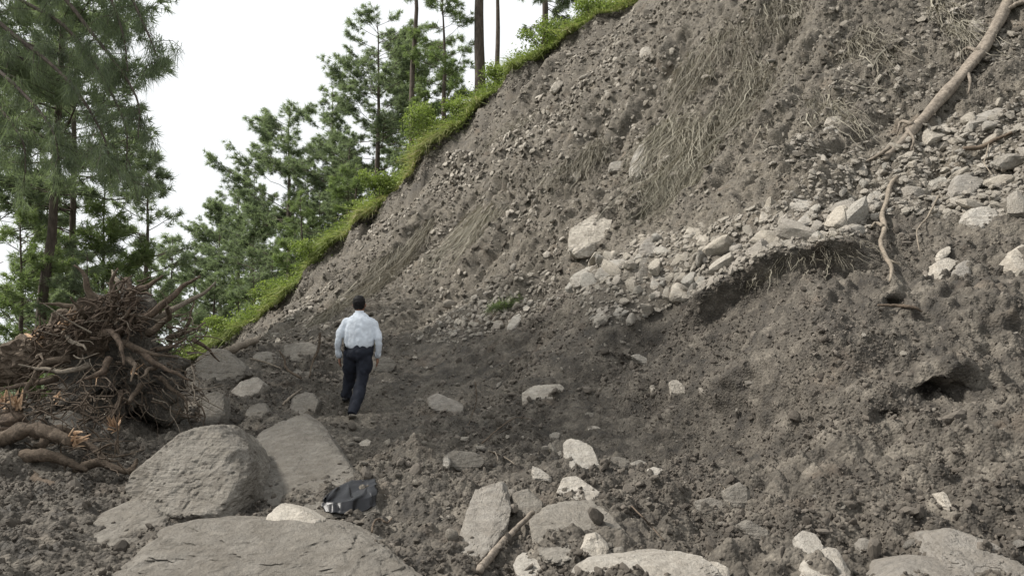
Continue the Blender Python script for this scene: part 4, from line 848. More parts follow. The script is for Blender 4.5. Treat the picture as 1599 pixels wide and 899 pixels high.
def shrub(label, px, py, D, rx, rz_, n=1500, leaf=0.085, mat='leaf', seed=0, cat='shrub'):
    r = np.random.default_rng(seed); c = P(px, py, D); zb = hill_z(c[0], c[1]); hb = max(0.25, c[2] - zb)
    t = thing('shrub', label, cat, (c[0], c[1], zb)); wood = Acc(); k = 9; P_, D_ = [], []
    for q in range(k):
        az = r.uniform(0, 6.28); e = np.array([math.cos(az) * rx * r.uniform(.2, .85), math.sin(az) * rx * r.uniform(.2, .8), hb + rz_ * r.uniform(-.4, .7)])
        tube(wood, curve([[0, 0, -0.1], e * [0.35, 0.35, 0.55], e], 6), [0.022, 0.006], 4, 0.5, cap=False)
        cr = r.uniform(0.32, 0.55); m_ = n // k
        g = r.normal(size=(m_, 3)); g /= np.linalg.norm(g, axis=1)[:, None]; rad_ = r.random(m_) ** 0.45
        P_.append(e + g * rad_[:, None] * np.array([rx, rx, rz_]) * cr); D_.append(g)
    P_ = np.concatenate(P_); D_ = np.concatenate(D_); m_ = len(P_)
    d = D_ + r.normal(size=(m_, 3)) * 0.8 + np.array([0, 0, 0.1]); d /= np.linalg.norm(d, axis=1)[:, None]
    s_ = np.cross(d, r.normal(size=(m_, 3))); s_ /= np.linalg.norm(s_, axis=1)[:, None]; ll = leaf * r.uniform(.7, 1.4, m_)[:, None]
    V = np.stack([P_, P_ + d * ll * .5 + s_ * ll * .32, P_ + d * ll, P_ + d * ll * .5 - s_ * ll * .32], 1).reshape(-1, 3)
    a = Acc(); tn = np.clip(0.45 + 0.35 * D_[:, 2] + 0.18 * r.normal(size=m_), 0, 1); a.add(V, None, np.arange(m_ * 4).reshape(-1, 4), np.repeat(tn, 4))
    link('stems', wood.mesh('stems'), M['bark'], t); link('foliage', a.mesh('foliage', False), M[mat], t)
for k, a in enumerate([('round bushy bright shrub at the foot of the slender bare pine', 662, 195, 30.6, 0.85, 1.1, 2600), ('bright leafy shrub on the grass edge below the broad full pine', 592, 290, 30.6, 0.75, 0.62, 1900),
    ('low bright shrub midway down the grass edge', 487, 395, 31.2, 1.0, 0.55, 2000), ('small leafy shrub near the lower end of the grass edge', 425, 455, 31.8, 0.9, 0.5, 1500),
    ('leafy shrub at the lowest end of the grass edge', 355, 508, 32.4, 0.9, 0.45, 1500), ('dense green shrub on the grass edge near the top of the picture', 845, 55, 29.8, 1.0, 0.6, 2200),
    ('green shrub under the thick bare trunk', 775, 118, 30.2, 0.8, 0.45, 1500), ('leafy shrub topmost on the grass edge', 920, 12, 29.2, 0.9, 0.4, 1600), ('thin shrub between the round bushy shrub and the thick bare trunk', 715, 165, 30.6, 0.6, 0.5, 1100)]):
    shrub(*a, seed=600 + k)

# ------------------------------------------------------------------ dry grass torn loose and hanging down the scarp
def ribbons(paths, widths, tints, r):
    """paths (n,k,3) -> crossed slim strips"""
    n, k, _ = paths.shape; sd = np.cross(np.gradient(paths, axis=1), r.normal(size=(n, 1, 3))); sd /= np.linalg.norm(sd, axis=2)[..., None] + 1e-9
    w = widths[:, None, None] * np.linspace(1, 0.25, k)[None, :, None]
    V = np.stack([paths - sd * w, paths + sd * w], 2).reshape(-1, 3)
    b = (np.arange(n) * k * 2)[:, None, None] + (np.arange(k - 1) * 2)[None, :, None] + np.array([0, 1, 3, 2])
    return V, b.reshape(-1, 4), np.repeat(tints, k * 2)
def mat_grass(label, line, length, count_, width=0.006, lift=0.26, tint=(0.2, 0.9), seed=0, seg=8, stiff=0.5):
    count = int(count_ * 1.6); r = np.random.default_rng(seed); a = np.array([hit(*q) for q in line]); q = r.uniform(0, len(a) - 1.001, count); i = q.astype(int)
    cq = r.uniform(0, len(a) - 1.001, 14); q = np.clip(cq[r.integers(0, 14, count)] + 0.07 * r.normal(size=count), 0, len(a) - 1.001); i = q.astype(int)
    s = a[i] * (1 - (q - i))[:, None] + a[i + 1] * (q - i)[:, None] + r.normal(size=(count, 3)) * np.array([.10, .10, .05]) - 0.35 * length * (r.random(count) ** 2)[:, None] * np.array([0.6, 0.35, 0])
    ln = length * r.uniform(0.2, 0.85, count); st = ln / seg; pts = [np.c_[s[:, 0], s[:, 1], H(s[:, 0], s[:, 1]) + 0.02]]
    wob = r.normal(size=(count, 2)) * 0.4; z = pts[0][:, 2].copy(); lf = lift * r.random(count)
    for k in range(1, seg + 1):
        p = pts[-1]; g = nrm(p[:, 0], p[:, 1], 0.35); d = 0.6 * g[:, :2] / (np.linalg.norm(g[:, :2], axis=1)[:, None] + 1e-6) + np.array([0.05, -0.55]) + wob + 0.45 * r.normal(size=(count, 2))
        sl = np.sqrt(1 - g[:, 2] ** 2); nx = p[:, :2] + d * (st * g[:, 2])[:, None] * (1 if k > 1 else 1.3)
        zz = H(nx[:, 0], nx[:, 1]) + lf * math.sin(min(1, k / 4) * 1.57) * (1 - 0.4 * k / seg) + 0.015
        zz = np.maximum(zz, p[:, 2] - st * 0.97); pts.append(np.c_[nx, zz])
    path = np.stack(pts, 1); o = a.mean(0)
    V, Q, T = ribbons(path - o, width * (r.uniform(.4, 1.1, count) + 1.4 * (r.random(count) < 0.06)), np.clip(r.uniform(*tint, count) + 0.2 * vnoise(path[:, 0] * 2, 5), 0, 1), r)
    acc = Acc(); acc.add(V, None, Q, T)
    return link('hanging_grass', acc.mesh('hanging_grass', False), M['straw'], loc=o, label=label, category='dry grass', group='dry grass mats hanging on the scarp')
for k, a in enumerate([
    ('largest curtain of dry grass hanging on the scarp below the tall white slab', [(1040,190),(1075,182),(1105,200),(1130,235)], 2.3, 480),
    ('lower fringe of the largest grass curtain beside the stone band', [(1030,275),(1060,262),(1095,280)], 1.8, 280),
    ('thick tuft of dry grass hanging at the top of the scarp', [(1180,5),(1215,0),(1245,15)], 1.5, 300),
    ('trailing dry grass left of the thick top tuft', [(1110,60),(1140,40),(1175,70)], 1.8, 220),
    ('dry grass strands below the thick top tuft', [(1160,110),(1200,100),(1240,130)], 1.5, 200),
    ('narrow grass tuft hanging above the large pale boulder', [(918,235),(945,228)], 1.3, 180),
    ('short grass tuft left of the narrow tuft above the pale boulder', [(862,258),(892,250)], 1.2, 160),
    ('olive grass mat hanging in the middle of the scarp', [(735,330),(770,312),(790,330)], 2.6, 300),
    ('long diagonal grass streak on the scarp above the walking man', [(600,400),(640,370),(680,345)], 2.8, 300),
    ('tan grass hanging right behind the head of the walking man', [(565,455),(590,440),(625,420)], 2.2, 260),
    ('tan grass streak at the slope foot left of the walking man', [(500,505),(515,490),(530,480)], 1.4, 220),
    ('dry grass fringe on the small ledge under the grass edge', [(780,205),(810,190),(840,180)], 1.3, 200),
    ('grass strands in the bare upper slope near the round tan stone', [(1040,110),(1080,90),(1110,110)], 1.6, 170),
    ('thin dry grass on the scarp above the smooth grey slab', [(1120,170),(1160,160),(1200,190)], 1.6, 170),
    ('dry grass around the rounded tan stone high on the scarp', [(1320,70),(1360,50),(1400,95)], 1.2, 150),
    ('root fringe hanging under the lip of the dark bank', [(1150,430),(1210,405),(1290,388),(1330,380)], 0.5, 160),
    ('dry grass left of the large cream rock by the log', [(1440,20),(1480,10),(1510,70)], 1.0, 140),
    ('sparse dry grass below the small angular white stone', [(1260,150),(1300,165),(1340,190)], 1.1, 130)]):
    mat_grass(*a, seed=700 + k, tint=(0.4, 0.9) if 'olive' in a[0] or 'largest' in a[0] else (0.18, 0.72), width=0.0085 if 'fringe' not in a[0] else 0.0045)

# ------------------------------------------------------------------ fallen log, bare roots, sticks
def on_ground(line, lift):
    out = []
    for i, q in enumerate(line):
        h = hit(q[0], q[1]); n_ = nrm(h[:1], h[1:2], 0.3)[0]; out.append(h + n_ * (lift[i] if hasattr(lift, '__len__') else lift))
    return np.array(out)
def stick(name, label, cat, line, rad, mat='root', lift=0.02, k=7, n=24, seed=0, twigs=(), rough=0.18, ctrl3d=None):
    pts = np.array(ctrl3d) if ctrl3d is not None else on_ground(line, lift); o = pts[-1].copy(); acc = Acc()
    c = curve(pts, n); c += np.random.default_rng(seed).normal(size=c.shape) * np.mean(rad) * 0.12
    tube(acc, c - o, rad, k, 0.5, rough=rough, seed=seed)
    for tl, tr_ in twigs:
        tp_ = on_ground(tl, lift * 1.2); tube(acc, curve(tp_, 10) - o, tr_, 5, 0.5, rough=0.15, seed=seed + 1)
    return link(name, acc.mesh(name), M[mat], loc=o, label=label, category=cat)
lg = on_ground([(1600,-45),(1562,36),(1528,92),(1488,142),(1450,182),(1415,220),(1380,252)], [0.08, 0.08, 0.075, 0.07, 0.06, 0.055, 0.02])
logt = thing('fallen_log', 'long fallen log lying head-down over the scarp to the stone band', 'log', lg[-1])
acc = Acc(); tube(acc, curve(lg, 40) - lg[-1], [0.10, 0.105, 0.10, 0.09, 0.08, 0.072, 0.045], 14, 0.5, rough=0.28, seed=4, flat=0.92); link('stem', acc.mesh('log_stem'), M['drybark'], logt)
for k, (a, b_, c_) in enumerate([((1528,92),(1508,88),(1490,98)), ((1505,118),(1515,135),(1512,150)), ((1425,208),(1410,200),(1402,212)), ((1418,215),(1426,228),(1422,240)), ((1392,243),(1372,252),(1350,256))]):
    acc = Acc(); tube(acc, curve(on_ground([a, b_, c_], [0.14, 0.10, 0.03]), 8) - lg[-1], [0.035, 0.012], 6, 0.5, rough=0.2, seed=k); link('broken_branch', acc.mesh('broken_branch'), M['drybark'], logt)
stick('bare_root', 'thick pale root winding down the bank face near the right edge', 'root', [(1402,283),(1392,295),(1386,320),(1378,345),(1380,366),(1373,385),(1384,412),(1392,428),(1390,446)], [0.024, 0.032, 0.028, 0.036, 0.026, 0.028, 0.022, 0.012], 'paleroot', 0.05, seed=1, twigs=[([(1378,360),(1366,355),(1360,362)], [0.025, 0.01]), ([(1384,414),(1395,418),(1404,420)], [0.02, 0.008])])
stick('bare_root', 'thin pale root dangling on the bank face right of the thick winding root', 'root', [(1466,312),(1460,322),(1448,345),(1436,360),(1432,372),(1436,400)], [0.014, 0.011, 0.006], 'paleroot', 0.05, 5, seed=2)
stick('dark_root', 'dark root lying across the stone band below the long dark-ended slab', 'root', [(1580,215),(1560,222),(1530,236),(1505,240)], [0.02, 0.03, 0.035], 'root', 0.05, seed=3)
stick('bare_root', 'fine pale root over the stones above the square grey slab', 'root', [(1545,228),(1543,248),(1538,262),(1550,280)], [0.01, 0.008, 0.005], 'paleroot', 0.06, 5, seed=4)
stick('stick', 'grey stick jutting in at the upper right corner beyond the log', 'stick', [(1620,5),(1590,15),(1567,27)], [0.05, 0.045, 0.03], 'drybark', 0.08, seed=5)
stick('stick', 'thick brown stick lying aslant at the bottom edge beside the white angular stone', 'stick', [(748,905),(770,880),(800,845),(832,812)], [0.024, 0.026, 0.022, 0.017], 'drybark', 0.06, 9, seed=6)
stick('twig', 'pale forked twig lying on the muddy flat rock in the track', 'twig', [(762,713),(775,717),(790,724),(803,736)], [0.008, 0.010, 0.006], 'paleroot', 0.06, 5, seed=7, twigs=[([(772,716),(774,726),(776,732)], [0.006, 0.003])])
stick('twig', 'thin bare twig standing upright in the middle of the track', 'twig', None, [0.008, 0.006, 0.003], 'root', 0, 5, seed=8, ctrl3d=[P(742,596,9.6), P(744,625,9.55), P(736,650,9.5), P(722,690,9.0)])
stick('twig', 'forked bare twig arching over the mud right of the upright twig', 'twig', None, [0.004, 0.007, 0.010], 'root', 0, 5, seed=9, ctrl3d=[P(832,655,9.2), P(805,652,9.1), P(780,668,8.9), P(752,692,8.4)], twigs=[([(770,680),(790,672),(800,668)], [0.006, 0.003])])
stick('twig', 'thin root running along the mud below the dusty wedge boulder', 'root', [(985,796),(1000,812),(1015,828),(1034,852)], [0.007, 0.006, 0.004], 'root', 0.03, 5, seed=10)
stick('twig', 'curled root loop beside the largest foreground boulder', 'root', [(582,842),(584,828),(594,822),(604,828),(612,820)], [0.008, 0.006], 'root', 0.05, 5, seed=11)
stick('twig', 'thin twig leaning on the mud-coated lump at lower right', 'twig', [(1125,762),(1135,775),(1142,795)], [0.006, 0.004], 'paleroot', 0.04, 5, seed=12)
stick('dark_root', 'dark root end sticking out of the bank near its cave', 'root', [(1370,482),(1400,484),(1425,488),(1440,492)], [0.012, 0.022, 0.01], 'root', 0.04, 6, seed=13)
stick('log', 'short pale broken log beside the dark mud-coated boulder', 'log', [(352,562),(372,552),(402,540)], [0.075, 0.075, 0.06], 'paleroot', 0.12, 10, seed=14)
stick('stick', 'dark bent branch standing left of the walking man', 'stick', None, [0.022, 0.02, 0.012], 'root', 0, 6, seed=15, ctrl3d=[P(500,520,12.6), P(497,545,12.6), P(488,565,12.5), P(483,588,12.2)], )
stick('stick', 'dark crooked branch left of the bent branch beyond the slab', 'stick', None, [0.012, 0.02, 0.02], 'root', 0, 6, seed=16, ctrl3d=[P(436,548,12.4), P(444,560,12.4), P(447,575,12.3), P(470,590,12.0)])
stick('stick', 'pale stick lying in the debris above the flat mud-caked slab', 'stick', [(440,638),(452,626),(470,612)], [0.016, 0.018, 0.012], 'paleroot', 0.05, 6, seed=17)
stick('stick', 'thin pale stick among the slabs beyond the track', 'stick', [(392,566),(415,572),(440,580)], [0.018, 0.016, 0.01], 'paleroot', 0.06, 6, seed=18)

# green pine twig fallen on the pebble fan
h_ = hit(790, 488); r = np.random.default_rng(5); tw = thing('green_twig', 'fresh green pine twig fallen on the pebble fan', 'twig', h_)
acc = Acc(); ax = curve([[-0.35, 0, 0.05], [0, 0.1, 0.14], [0.3, 0.15, 0.2]], 10); tube(acc, ax, [0.012, 0.006], 5, 0.5); link('stem', acc.mesh('twig_stem'), M['bark'], tw)
V, T, t_ = tufts(np.repeat(ax, 3, 0), np.tile([0.4, 0, 0.3], (30, 1)), np.full(30, 0.22), r, 14, 0.6, 0.012, 0.5); acc = Acc(); acc.add(V, T, None, t_); link('needles', acc.mesh('twig_needles', False), M['needle_fresh'], tw)

# ------------------------------------------------------------------ black plastic sheet on the track
bm_, bnt, bb = material('black_plastic'); bb.inputs['Base Color'].default_value = (0.008, 0.0085, 0.011, 1); bb.inputs['Roughness'].default_value = 0.42; bb.inputs['Specular IOR Level'].default_value = 0.4
bump(bnt, bb, noise(bnt, coords(bnt), 25, 4), 0.3, 0.01)
gu, gv = np.meshgrid(np.linspace(0, 1, 46), np.linspace(0, 1, 30), indexing='ij'); gu = gu.ravel(); gv = gv.ravel()
top_ = np.array([P(508, 790, 5.95), P(528, 772, 6.15), P(552, 762, 6.3), P(588, 758, 6.35)]); bot_ = np.array([P(505, 806, 5.8), P(535, 806, 5.75), P(568, 798, 5.85), P(586, 786, 6.0)])
tt = np.linspace(0, 1, 4); tpv = np.stack([np.interp(gu, tt, top_[:, i]) for i in range(3)], 1); btv = np.stack([np.interp(gu, tt, bot_[:, i]) for i in range(3)], 1)
pv = tpv * (1 - gv[:, None]) + btv * gv[:, None]; pv[:, 2] = pv[:, 2] + 0.06
fo = np.stack([gu * 3, gv * 2.2 + gu, 0 * gu], 1); pv[:, 2] += 0.018 * (1 - np.abs(fbm(fo * 1.1, 2, 44)) * 1.6) + 0.014 * np.sin(gv * 8 + gu * 3) - 0.05 * (gv > 0.93) - 0.03 * (gv < 0.05)
pv[:, :2] += 0.03 * np.stack([vnoise(fo * 2.2, 45), vnoise(fo * 2.2, 46)], 1)
_i = np.arange(45)[:, None] * 30; _j = np.arange(29)[None, :]; oq = np.stack([_i + _j, _i + _j + 1, _i + 30 + _j + 1, _i + 30 + _j], -1).reshape(-1, 4)
o_ = pv.mean(0); pl = link('plastic_sheet', mesh_np('plastic_sheet', pv - o_, [oq]), bm_, loc=o_, label='crumpled black plastic sheet lying on the track behind the pale pyramid stone', category='plastic sheet')
so = pl.modifiers.new('thickness', 'SOLIDIFY'); so.thickness = 0.004
print('debris done')

# ------------------------------------------------------------------ uprooted tree with its root plate, and the torn stump in front of it
def shards(acc, c, n, L, w, r, up=(0, 0, 1), spread=0.6):
    for k in range(n):
        d = np.array(up) + spread * r.normal(size=3); d /= np.linalg.norm(d); l = L * r.uniform(0.4, 1.1); p = c + 0.5 * w * r.normal(size=3) * 2
        s1 = np.cross(d, r.normal(size=3)); s1 /= np.linalg.norm(s1); s2 = np.cross(d, s1); ww = w * r.uniform(.4, 1)
        V = np.array([p - s1 * ww, p + s1 * ww, p + s2 * ww * .5, p - s2 * ww * .5, p + d * l + s1 * ww * .3, p + d * l * .8 - s1 * ww * .4])
        acc.add(V, [[0, 2, 4], [2, 1, 4], [1, 3, 4], [0, 5, 2], [0, 3, 5], [3, 4, 5], [2, 5, 4], [0, 1, 2], [0, 3, 1]], None, 0.5)
r = np.random.default_rng(77)
UB = np.array([P(180, 640, 9.0)[0], 9.0, 0.1])
up_t = thing('uprooted_tree', 'uprooted tree lying on its side with a tall tangled root plate', 'tree stump', UB)
# soil held in the root plate
v, f = ico(6); N_, H_ = hull_planes(np.array([[-1.15, 0, -.7], [-1.1, .5, .1], [-.5, .1, 1.0], [-.1, .3, 1.28], [.12, 0, 1.3], [.45, .1, .85], [.85, .2, .35], [1.0, .1, -.2], [.9, -.3, -.7], [.2, -.6, -.6], [-.5, -.55, -.55], [-.6, -.45, .25], [.1, -.4, .4], [0, .7, -.7], [-.4, .7, .5], [.5, .6, .5]]))
pv, pf = rock_verts(N_, H_, 6, 0.22, 5, 9); 
pn = pv / np.linalg.norm(pv, axis=1)[:, None]
pv = pv + pn * (0.20 * fbm(pv * 2.4, 4, 7, 0.6) + 0.16 * (0.45 - worley(pv * 4.0, 8)) + 0.07 * (0.45 - worley(pv * 9, 9)) - 0.22 * np.maximum(0, fbm(pv * 1.7 + 4, 2, 12)))[:, None]
pv = pv * np.array([0.92, 0.80, 1.0]) + np.array([0.02, 0.14, 0.62])
link('root_plate_soil', mesh_np('root_plate_soil', pv, [pf], {'dry': np.zeros(len(pv))}), M['soil'], up_t)
acc = Acc(); tr_c = curve([P(165, 505, 9.1) - UB, P(70, 545, 9.35) - UB, P(-60, 590, 9.7) - UB, P(-260, 650, 10.4) - UB], 30)
tr_c = curve(tr_c[::6], 70); tube(acc, tr_c, [0.38, 0.27, 0.23, 0.21], 48, 0.5, rough=0.16, seed=6); bv = acc.V[0]; bq = (bv + UB) @ np.array([[.9, 0, .3], [0, 1, 0], [-.3, 0, .9]])
rv = bv[:-2].reshape(70, 48, 3); cv_ = rv.mean(1)[:, None]; rn = (rv - cv_); rn /= np.linalg.norm(rn, axis=2)[..., None]; bark_n = fbm((rv.reshape(-1, 3) + cv_.repeat(48, 1).reshape(-1, 3) * .2) * np.array([3, 9, 9]), 4, 3, 0.6).reshape(70, 48)
acc.V[0][:-2] = (rv + rn * (0.05 * bark_n - 0.03 * (np.abs(bark_n) < 0.12))[..., None]).reshape(-1, 3); link('trunk', acc.mesh('fallen_trunk', False), M['root'], up_t)
def wander(p, d, L, n, r, curl=0.35, grav=-0.02):
    out = [np.array(p, float)]; d = np.array(d, float); d /= np.linalg.norm(d)
    for k in range(n):
        d = d + curl * r.normal(size=3) * 0.6 + np.array([0, 0, grav]); d /= np.linalg.norm(d); out.append(out[-1] + d * L / n)
    return curve(out, n * 2)
# thick roots: start px,py + heading
for k, (px, py, dd, d, L, rad) in enumerate([
    (205,470,-.1,(.2,-.1,1),.45,.05),(150,470,-.1,(-.3,-.2,.8),.5,.05),(180,480,-.3,(.1,-.5,.8),.5,.045),(215,500,-.2,(1,-.1,.25),.9,.06),(230,520,-.25,(1,-.2,.1),.8,.05),(240,500,-.1,(1,.2,.35),.85,.05),
    (215,545,-.4,(.9,-.5,-.2),.8,.045),(240,560,-.35,(1,-.3,-.1),.7,.04),(200,560,-.5,(.5,-.8,-.3),.7,.04),(170,560,-.5,(-.1,-.9,-.3),.6,.045),(140,570,-.45,(-.5,-.7,-.2),.8,.04),
    (110,560,-.4,(-.9,-.5,-.1),.9,.05),(90,590,-.3,(-1,-.4,.0),.8,.04),(250,590,-.3,(.8,-.5,-.4),.6,.035),(220,600,-.45,(.4,-.7,-.6),.6,.035),(190,610,-.5,(.2,-.6,-.8),.5,.03),
    (260,530,0,(1,.1,.6),.5,.035),(285,520,0,(.6,-.3,.9),.45,.03),(300,530,-.05,(.9,-.2,-.5),.5,.028),(130,500,-.25,(.5,-.8,.4),.5,.04),(100,520,-.3,(.6,-.8,.1),.6,.04),
    (160,520,-.4,(1,-.5,.15),.75,.05),(185,535,-.45,(1,-.4,-.25),.7,.045),(60,560,-.3,(.7,-.7,.2),.5,.03),(210,455,0,(.9,.1,.6),.4,.045),(190,450,0,(-.6,-.1,.8),.35,.04),(120,480,-.1,(-.8,-.2,.3),.4,.035),(245,545,-.3,(.9,-.5,.4),.5,.03)]):
    acc = Acc(); c_ = wander(P(px, py, 9.0 + dd) - UB, d, L, 8, r); tube(acc, c_, [rad, rad * .75, rad * .5, rad * .22], 7, 0.5, rough=0.22, seed=k)
    link('root', acc.mesh('root'), M['redroot' if k % 3 == 0 else ('paleroot' if k % 5 == 0 else 'root')], up_t)
for nm, cnt, mt, seed, (px0, px1, py0, py1), Lr in [('fine_roots', 330, 'root', 1, (40, 310, 470, 650), (.10, .34)), ('matted_roots', 300, 'redroot', 2, (50, 215, 435, 530), (.1, .32)), ('pale_rootlets', 70, 'paleroot', 3, (90, 310, 480, 640), (.2, .6))]:
    acc = Acc(); rr = np.random.default_rng(seed)
    for k in range(cnt):
        for _ in range(20):
            px, py = rr.uniform(px0, px1), rr.uniform(py0, py1)
            if py > 436 + 0.55 * max(0, 205 - px) + 1.0 * max(0, px - 215) * 0.8: break
        c0 = P(px, py, 9.0 + rr.uniform(-.55, .05)) - UB; d = np.array([rr.normal() * .8 + (px - 160) / 120, -0.35 + .4 * rr.normal(), .2 * rr.normal() + (540 - py) / 130])
        if nm == 'matted_roots': d = np.array([0.8, -0.1, 0.55]) * rr.choice([-1, 1]) + 0.45 * rr.normal(size=3)
        ra = rr.uniform(.004, .013) * (1.7 if nm == 'matted_roots' else 1); tube(acc, wander(c0, d, rr.uniform(*Lr), 5, rr, 0.5, -0.05), [ra, ra * .35], 4, 0.5, cap=False)
    link(nm, acc.mesh(nm), M[mt], up_t, kind='stuff')
for k, (px, py, D_, n_, L_, w_) in enumerate([(180, 668, 8.0, 26, .20, .022), (92, 622, 8.3, 12, .10, .02), (100, 505, 8.75, 14, .26, .03), (60, 525, 8.9, 12, .22, .03), (150, 590, 8.4, 6, .2, .012), (205, 580, 8.35, 8, .22, .012)]):
    acc = Acc(); shards(acc, P(px, py, D_) - UB, n_, L_, w_, r, (-.15, -.3, .9) if k == 0 else ((.9, -.1, .5) if k in (2, 3) else (.6, -.6, .2)), 0.45); link('splintered_wood', acc.mesh('splintered_wood', False), M['splinter'], up_t)
SB = np.array([P(30, 720, 7.2)[0], 7.2, 0.05])
st = thing('torn_stump', 'torn stump with splintered orange ends at the left edge in front of the upturned roots', 'tree stump', SB)
for nm, pts, rad in [('stump_stem', [(-90,760,7.4),(-30,722,7.3),(14,676,7.25),(24,634,7.3)], [.17, .15, .12, .085]), ('limb', [(-10,700,7.1),(40,670,7.0),(85,680,6.95),(112,690,6.9)], [.09, .065, .06, .035]),
                     ('limb', [(0,735,7.0),(50,712,6.9),(95,716,6.9),(135,735,6.9)], [.085, .06, .045, .02]), ('limb', [(-60,640,7.6),(-10,650,7.4),(40,700,7.2),(70,740,7.0)], [.06, .07, .05, .03]), ('limb', [(-30,690,7.2),(30,735,6.9),(80,760,6.6),(150,770,6.5)], [.08, .06, .05, .02]), ('limb', [(60,700,7.1),(90,670,7.3),(130,690,7.4),(170,720,7.3)], [.05, .055, .045, .02]), ('limb', [(110,740,7.0),(150,722,7.1),(200,735,7.1),(215,715,7.2)], [.04, .04, .03, .012])]:
    cc_ = curve([P(*q) - SB for q in pts], 34); cc_ += 0.003 * r.normal(size=cc_.shape); acc = Acc(); tube(acc, cc_, rad, 12, 0.5, rough=0.4, seed=len(nm) + int(rad[0] * 100)); link(nm, acc.mesh(nm), M['root' if nm == 'limb' else 'redroot'], st)
for px, py, D_, up_ in [(22, 632, 7.25, (.1, -.1, .9)), (110, 688, 6.9, (.9, -.2, .25)), (4, 628, 7.3, (-.3, -.1, .9))]:
    acc = Acc(); shards(acc, P(px, py, D_) - SB, 16, .15, .03, r, up_, 0.35); link('splintered_end', acc.mesh('splintered_end', False), M['splinter'], st)
acc = Acc()
for k in range(150): 
    c0 = P(r.uniform(-10, 190), r.uniform(600, 730), r.uniform(6.9, 8.1)) - SB; tube(acc, wander(c0, r.normal(size=3) * [1, .6, .5], r.uniform(.15, .5), 5, r, .5, -.05), [.010, .003], 4, .5, cap=False)
link('rootlets', acc.mesh('rootlets'), M['root'], st, kind='stuff')

# ------------------------------------------------------------------ the man walking away
def remeshed(name, acc, voxel, smooth_it=6, mat=None, parent=None, wrinkle=0.0, seed=0, stretch=(1, 1, 1)):
    me = acc.mesh(name + '_raw'); o = bpy.data.objects.new(name + '_raw', me); COL.objects.link(o)
    m1 = o.modifiers.new('r', 'REMESH'); m1.mode = 'VOXEL'; m1.voxel_size = voxel; m1.use_smooth_shade = True
    m2 = o.modifiers.new('s', 'SMOOTH'); m2.factor = 0.5; m2.iterations = smooth_it
    dg = bpy.context.evaluated_depsgraph_get(); dg.update(); e = o.evaluated_get(dg); nm = bpy.data.meshes.new_from_object(e)
    bpy.data.objects.remove(o); nm.name = name
    if wrinkle:
        n = len(nm.vertices); co = np.empty(n * 3, np.float32); no_ = np.empty(n * 3, np.float32); nm.vertices.foreach_get('co', co); nm.vertices.foreach_get('normal', no_)
        co = co.reshape(-1, 3); q = co * np.array(stretch); co = co + no_.reshape(-1, 3) * (wrinkle * (np.abs(fbm(q, 3, seed)) - 0.3))[:, None]
        nm.vertices.foreach_set('co', co.astype(np.float32).ravel()); nm.update()
    nm.materials.clear()
    return link(name, nm, mat, parent)
def loft(acc, rings, k=20):
    """rings: (x, y, z, rx, ry)"""
    an = np.arange(k) / k * 2 * math.pi; R = np.array(rings, float)
    R = np.stack([np.interp(np.linspace(0, len(R) - 1, len(R) * 3), np.arange(len(R)), R[:, i]) for i in range(5)], 1); n = len(R)
    V = np.stack([R[:, None, 0] + R[:, None, 3] * np.cos(an), R[:, None, 1] + R[:, None, 4] * np.sin(an), R[:, None, 2] + 0 * an], -1).reshape(-1, 3)
    i = np.arange(n - 1)[:, None] * k; j = np.arange(k)[None, :]; Q = np.stack([i + j, i + (j + 1) % k, i + k + (j + 1) % k, i + k + j], -1).reshape(-1, 4)
    V = np.concatenate([V, [R[0, :3], R[-1, :3]]]); jj = np.arange(k); jn = (jj + 1) % k
    T = np.concatenate([np.stack([np.full(k, n * k), jn, jj], 1), np.stack([np.full(k, n * k + 1), (n - 1) * k + jj, (n - 1) * k + jn], 1)]); acc.add(V, T, Q)
def simple(name, col, rough=0.85, weave=0):
    m, nt, b = material(name); c = noise(nt, coords(nt), 9, 4); nt.links.new(ramp(nt, c, [(0.3, tuple(x * 0.82 for x in col)), (0.7, tuple(min(1, x * 1.12) for x in col))]), b.inputs['Base Color']); b.inputs['Roughness'].default_value = rough
    bump(nt, b, noise(nt, coords(nt), 28, 5), 0.35, 0.01); return m
MS, MT, MK, MH, MB = simple('white_cotton', (0.60, 0.645, 0.70)), simple('navy_trousers', (0.020, 0.023, 0.033)), simple('skin', (0.22, 0.115, 0.075), 0.6), simple('black_hair', (0.008, 0.007, 0.007), 0.6), simple('black_leather', (0.012, 0.012, 0.013), 0.4)
gzm = float(H([-2.40], [11.1])[0])
MSC = 1.085
man = thing('person', 'man in a white long-sleeved shirt and dark trousers walking away up the track', 'person', (-2.42, 11.1, gzm + 0.04)); man.scale = (MSC, MSC, MSC)
zL = float(H([-2.55], [11.68])[0]) - gzm
bodya = Acc()
loft(bodya, [(.10, .31, .90, .15, .10), (.10, .31, 1.05, .15, .10), (.10, .32, 1.25, .16, .09), (.10, .34, 1.37, .13, .07), (.095, .37, 1.43, .055, .045), (.09, .40, 1.53, .048, .05)])
loft(bodya, [(.085, .43, 1.49, .03, .03), (.085, .43, 1.51, .06, .075), (.08, .43, 1.56, .073, .092), (.08, .42, 1.62, .077, .097), (.08, .415, 1.67, .066, .082), (.08, .41, 1.70, .03, .04)])
for sx in (-1, 1): tube(bodya, [[.08 + sx * .075, .42, 1.555], [.08 + sx * .088, .415, 1.58], [.08 + sx * .080, .42, 1.605]], [.012, .016, .011], 6)
tube(bodya, [[.08, .515, 1.545], [.08, .54, 1.56], [.08, .515, 1.60]], [.016, .016, .010], 6)       # nose, on the far side
ARMS = [[(.0, .335, 1.355), (-.075, .33, 1.35), (-.14, .30, 1.24), (-.185, .28, 1.10), (-.20, .32, .97), (-.19, .37, .86)], [(.20, .335, 1.355), (.275, .33, 1.35), (.335, .31, 1.24), (.375, .27, 1.10), (.37, .31, .97), (.345, .36, .86)]]
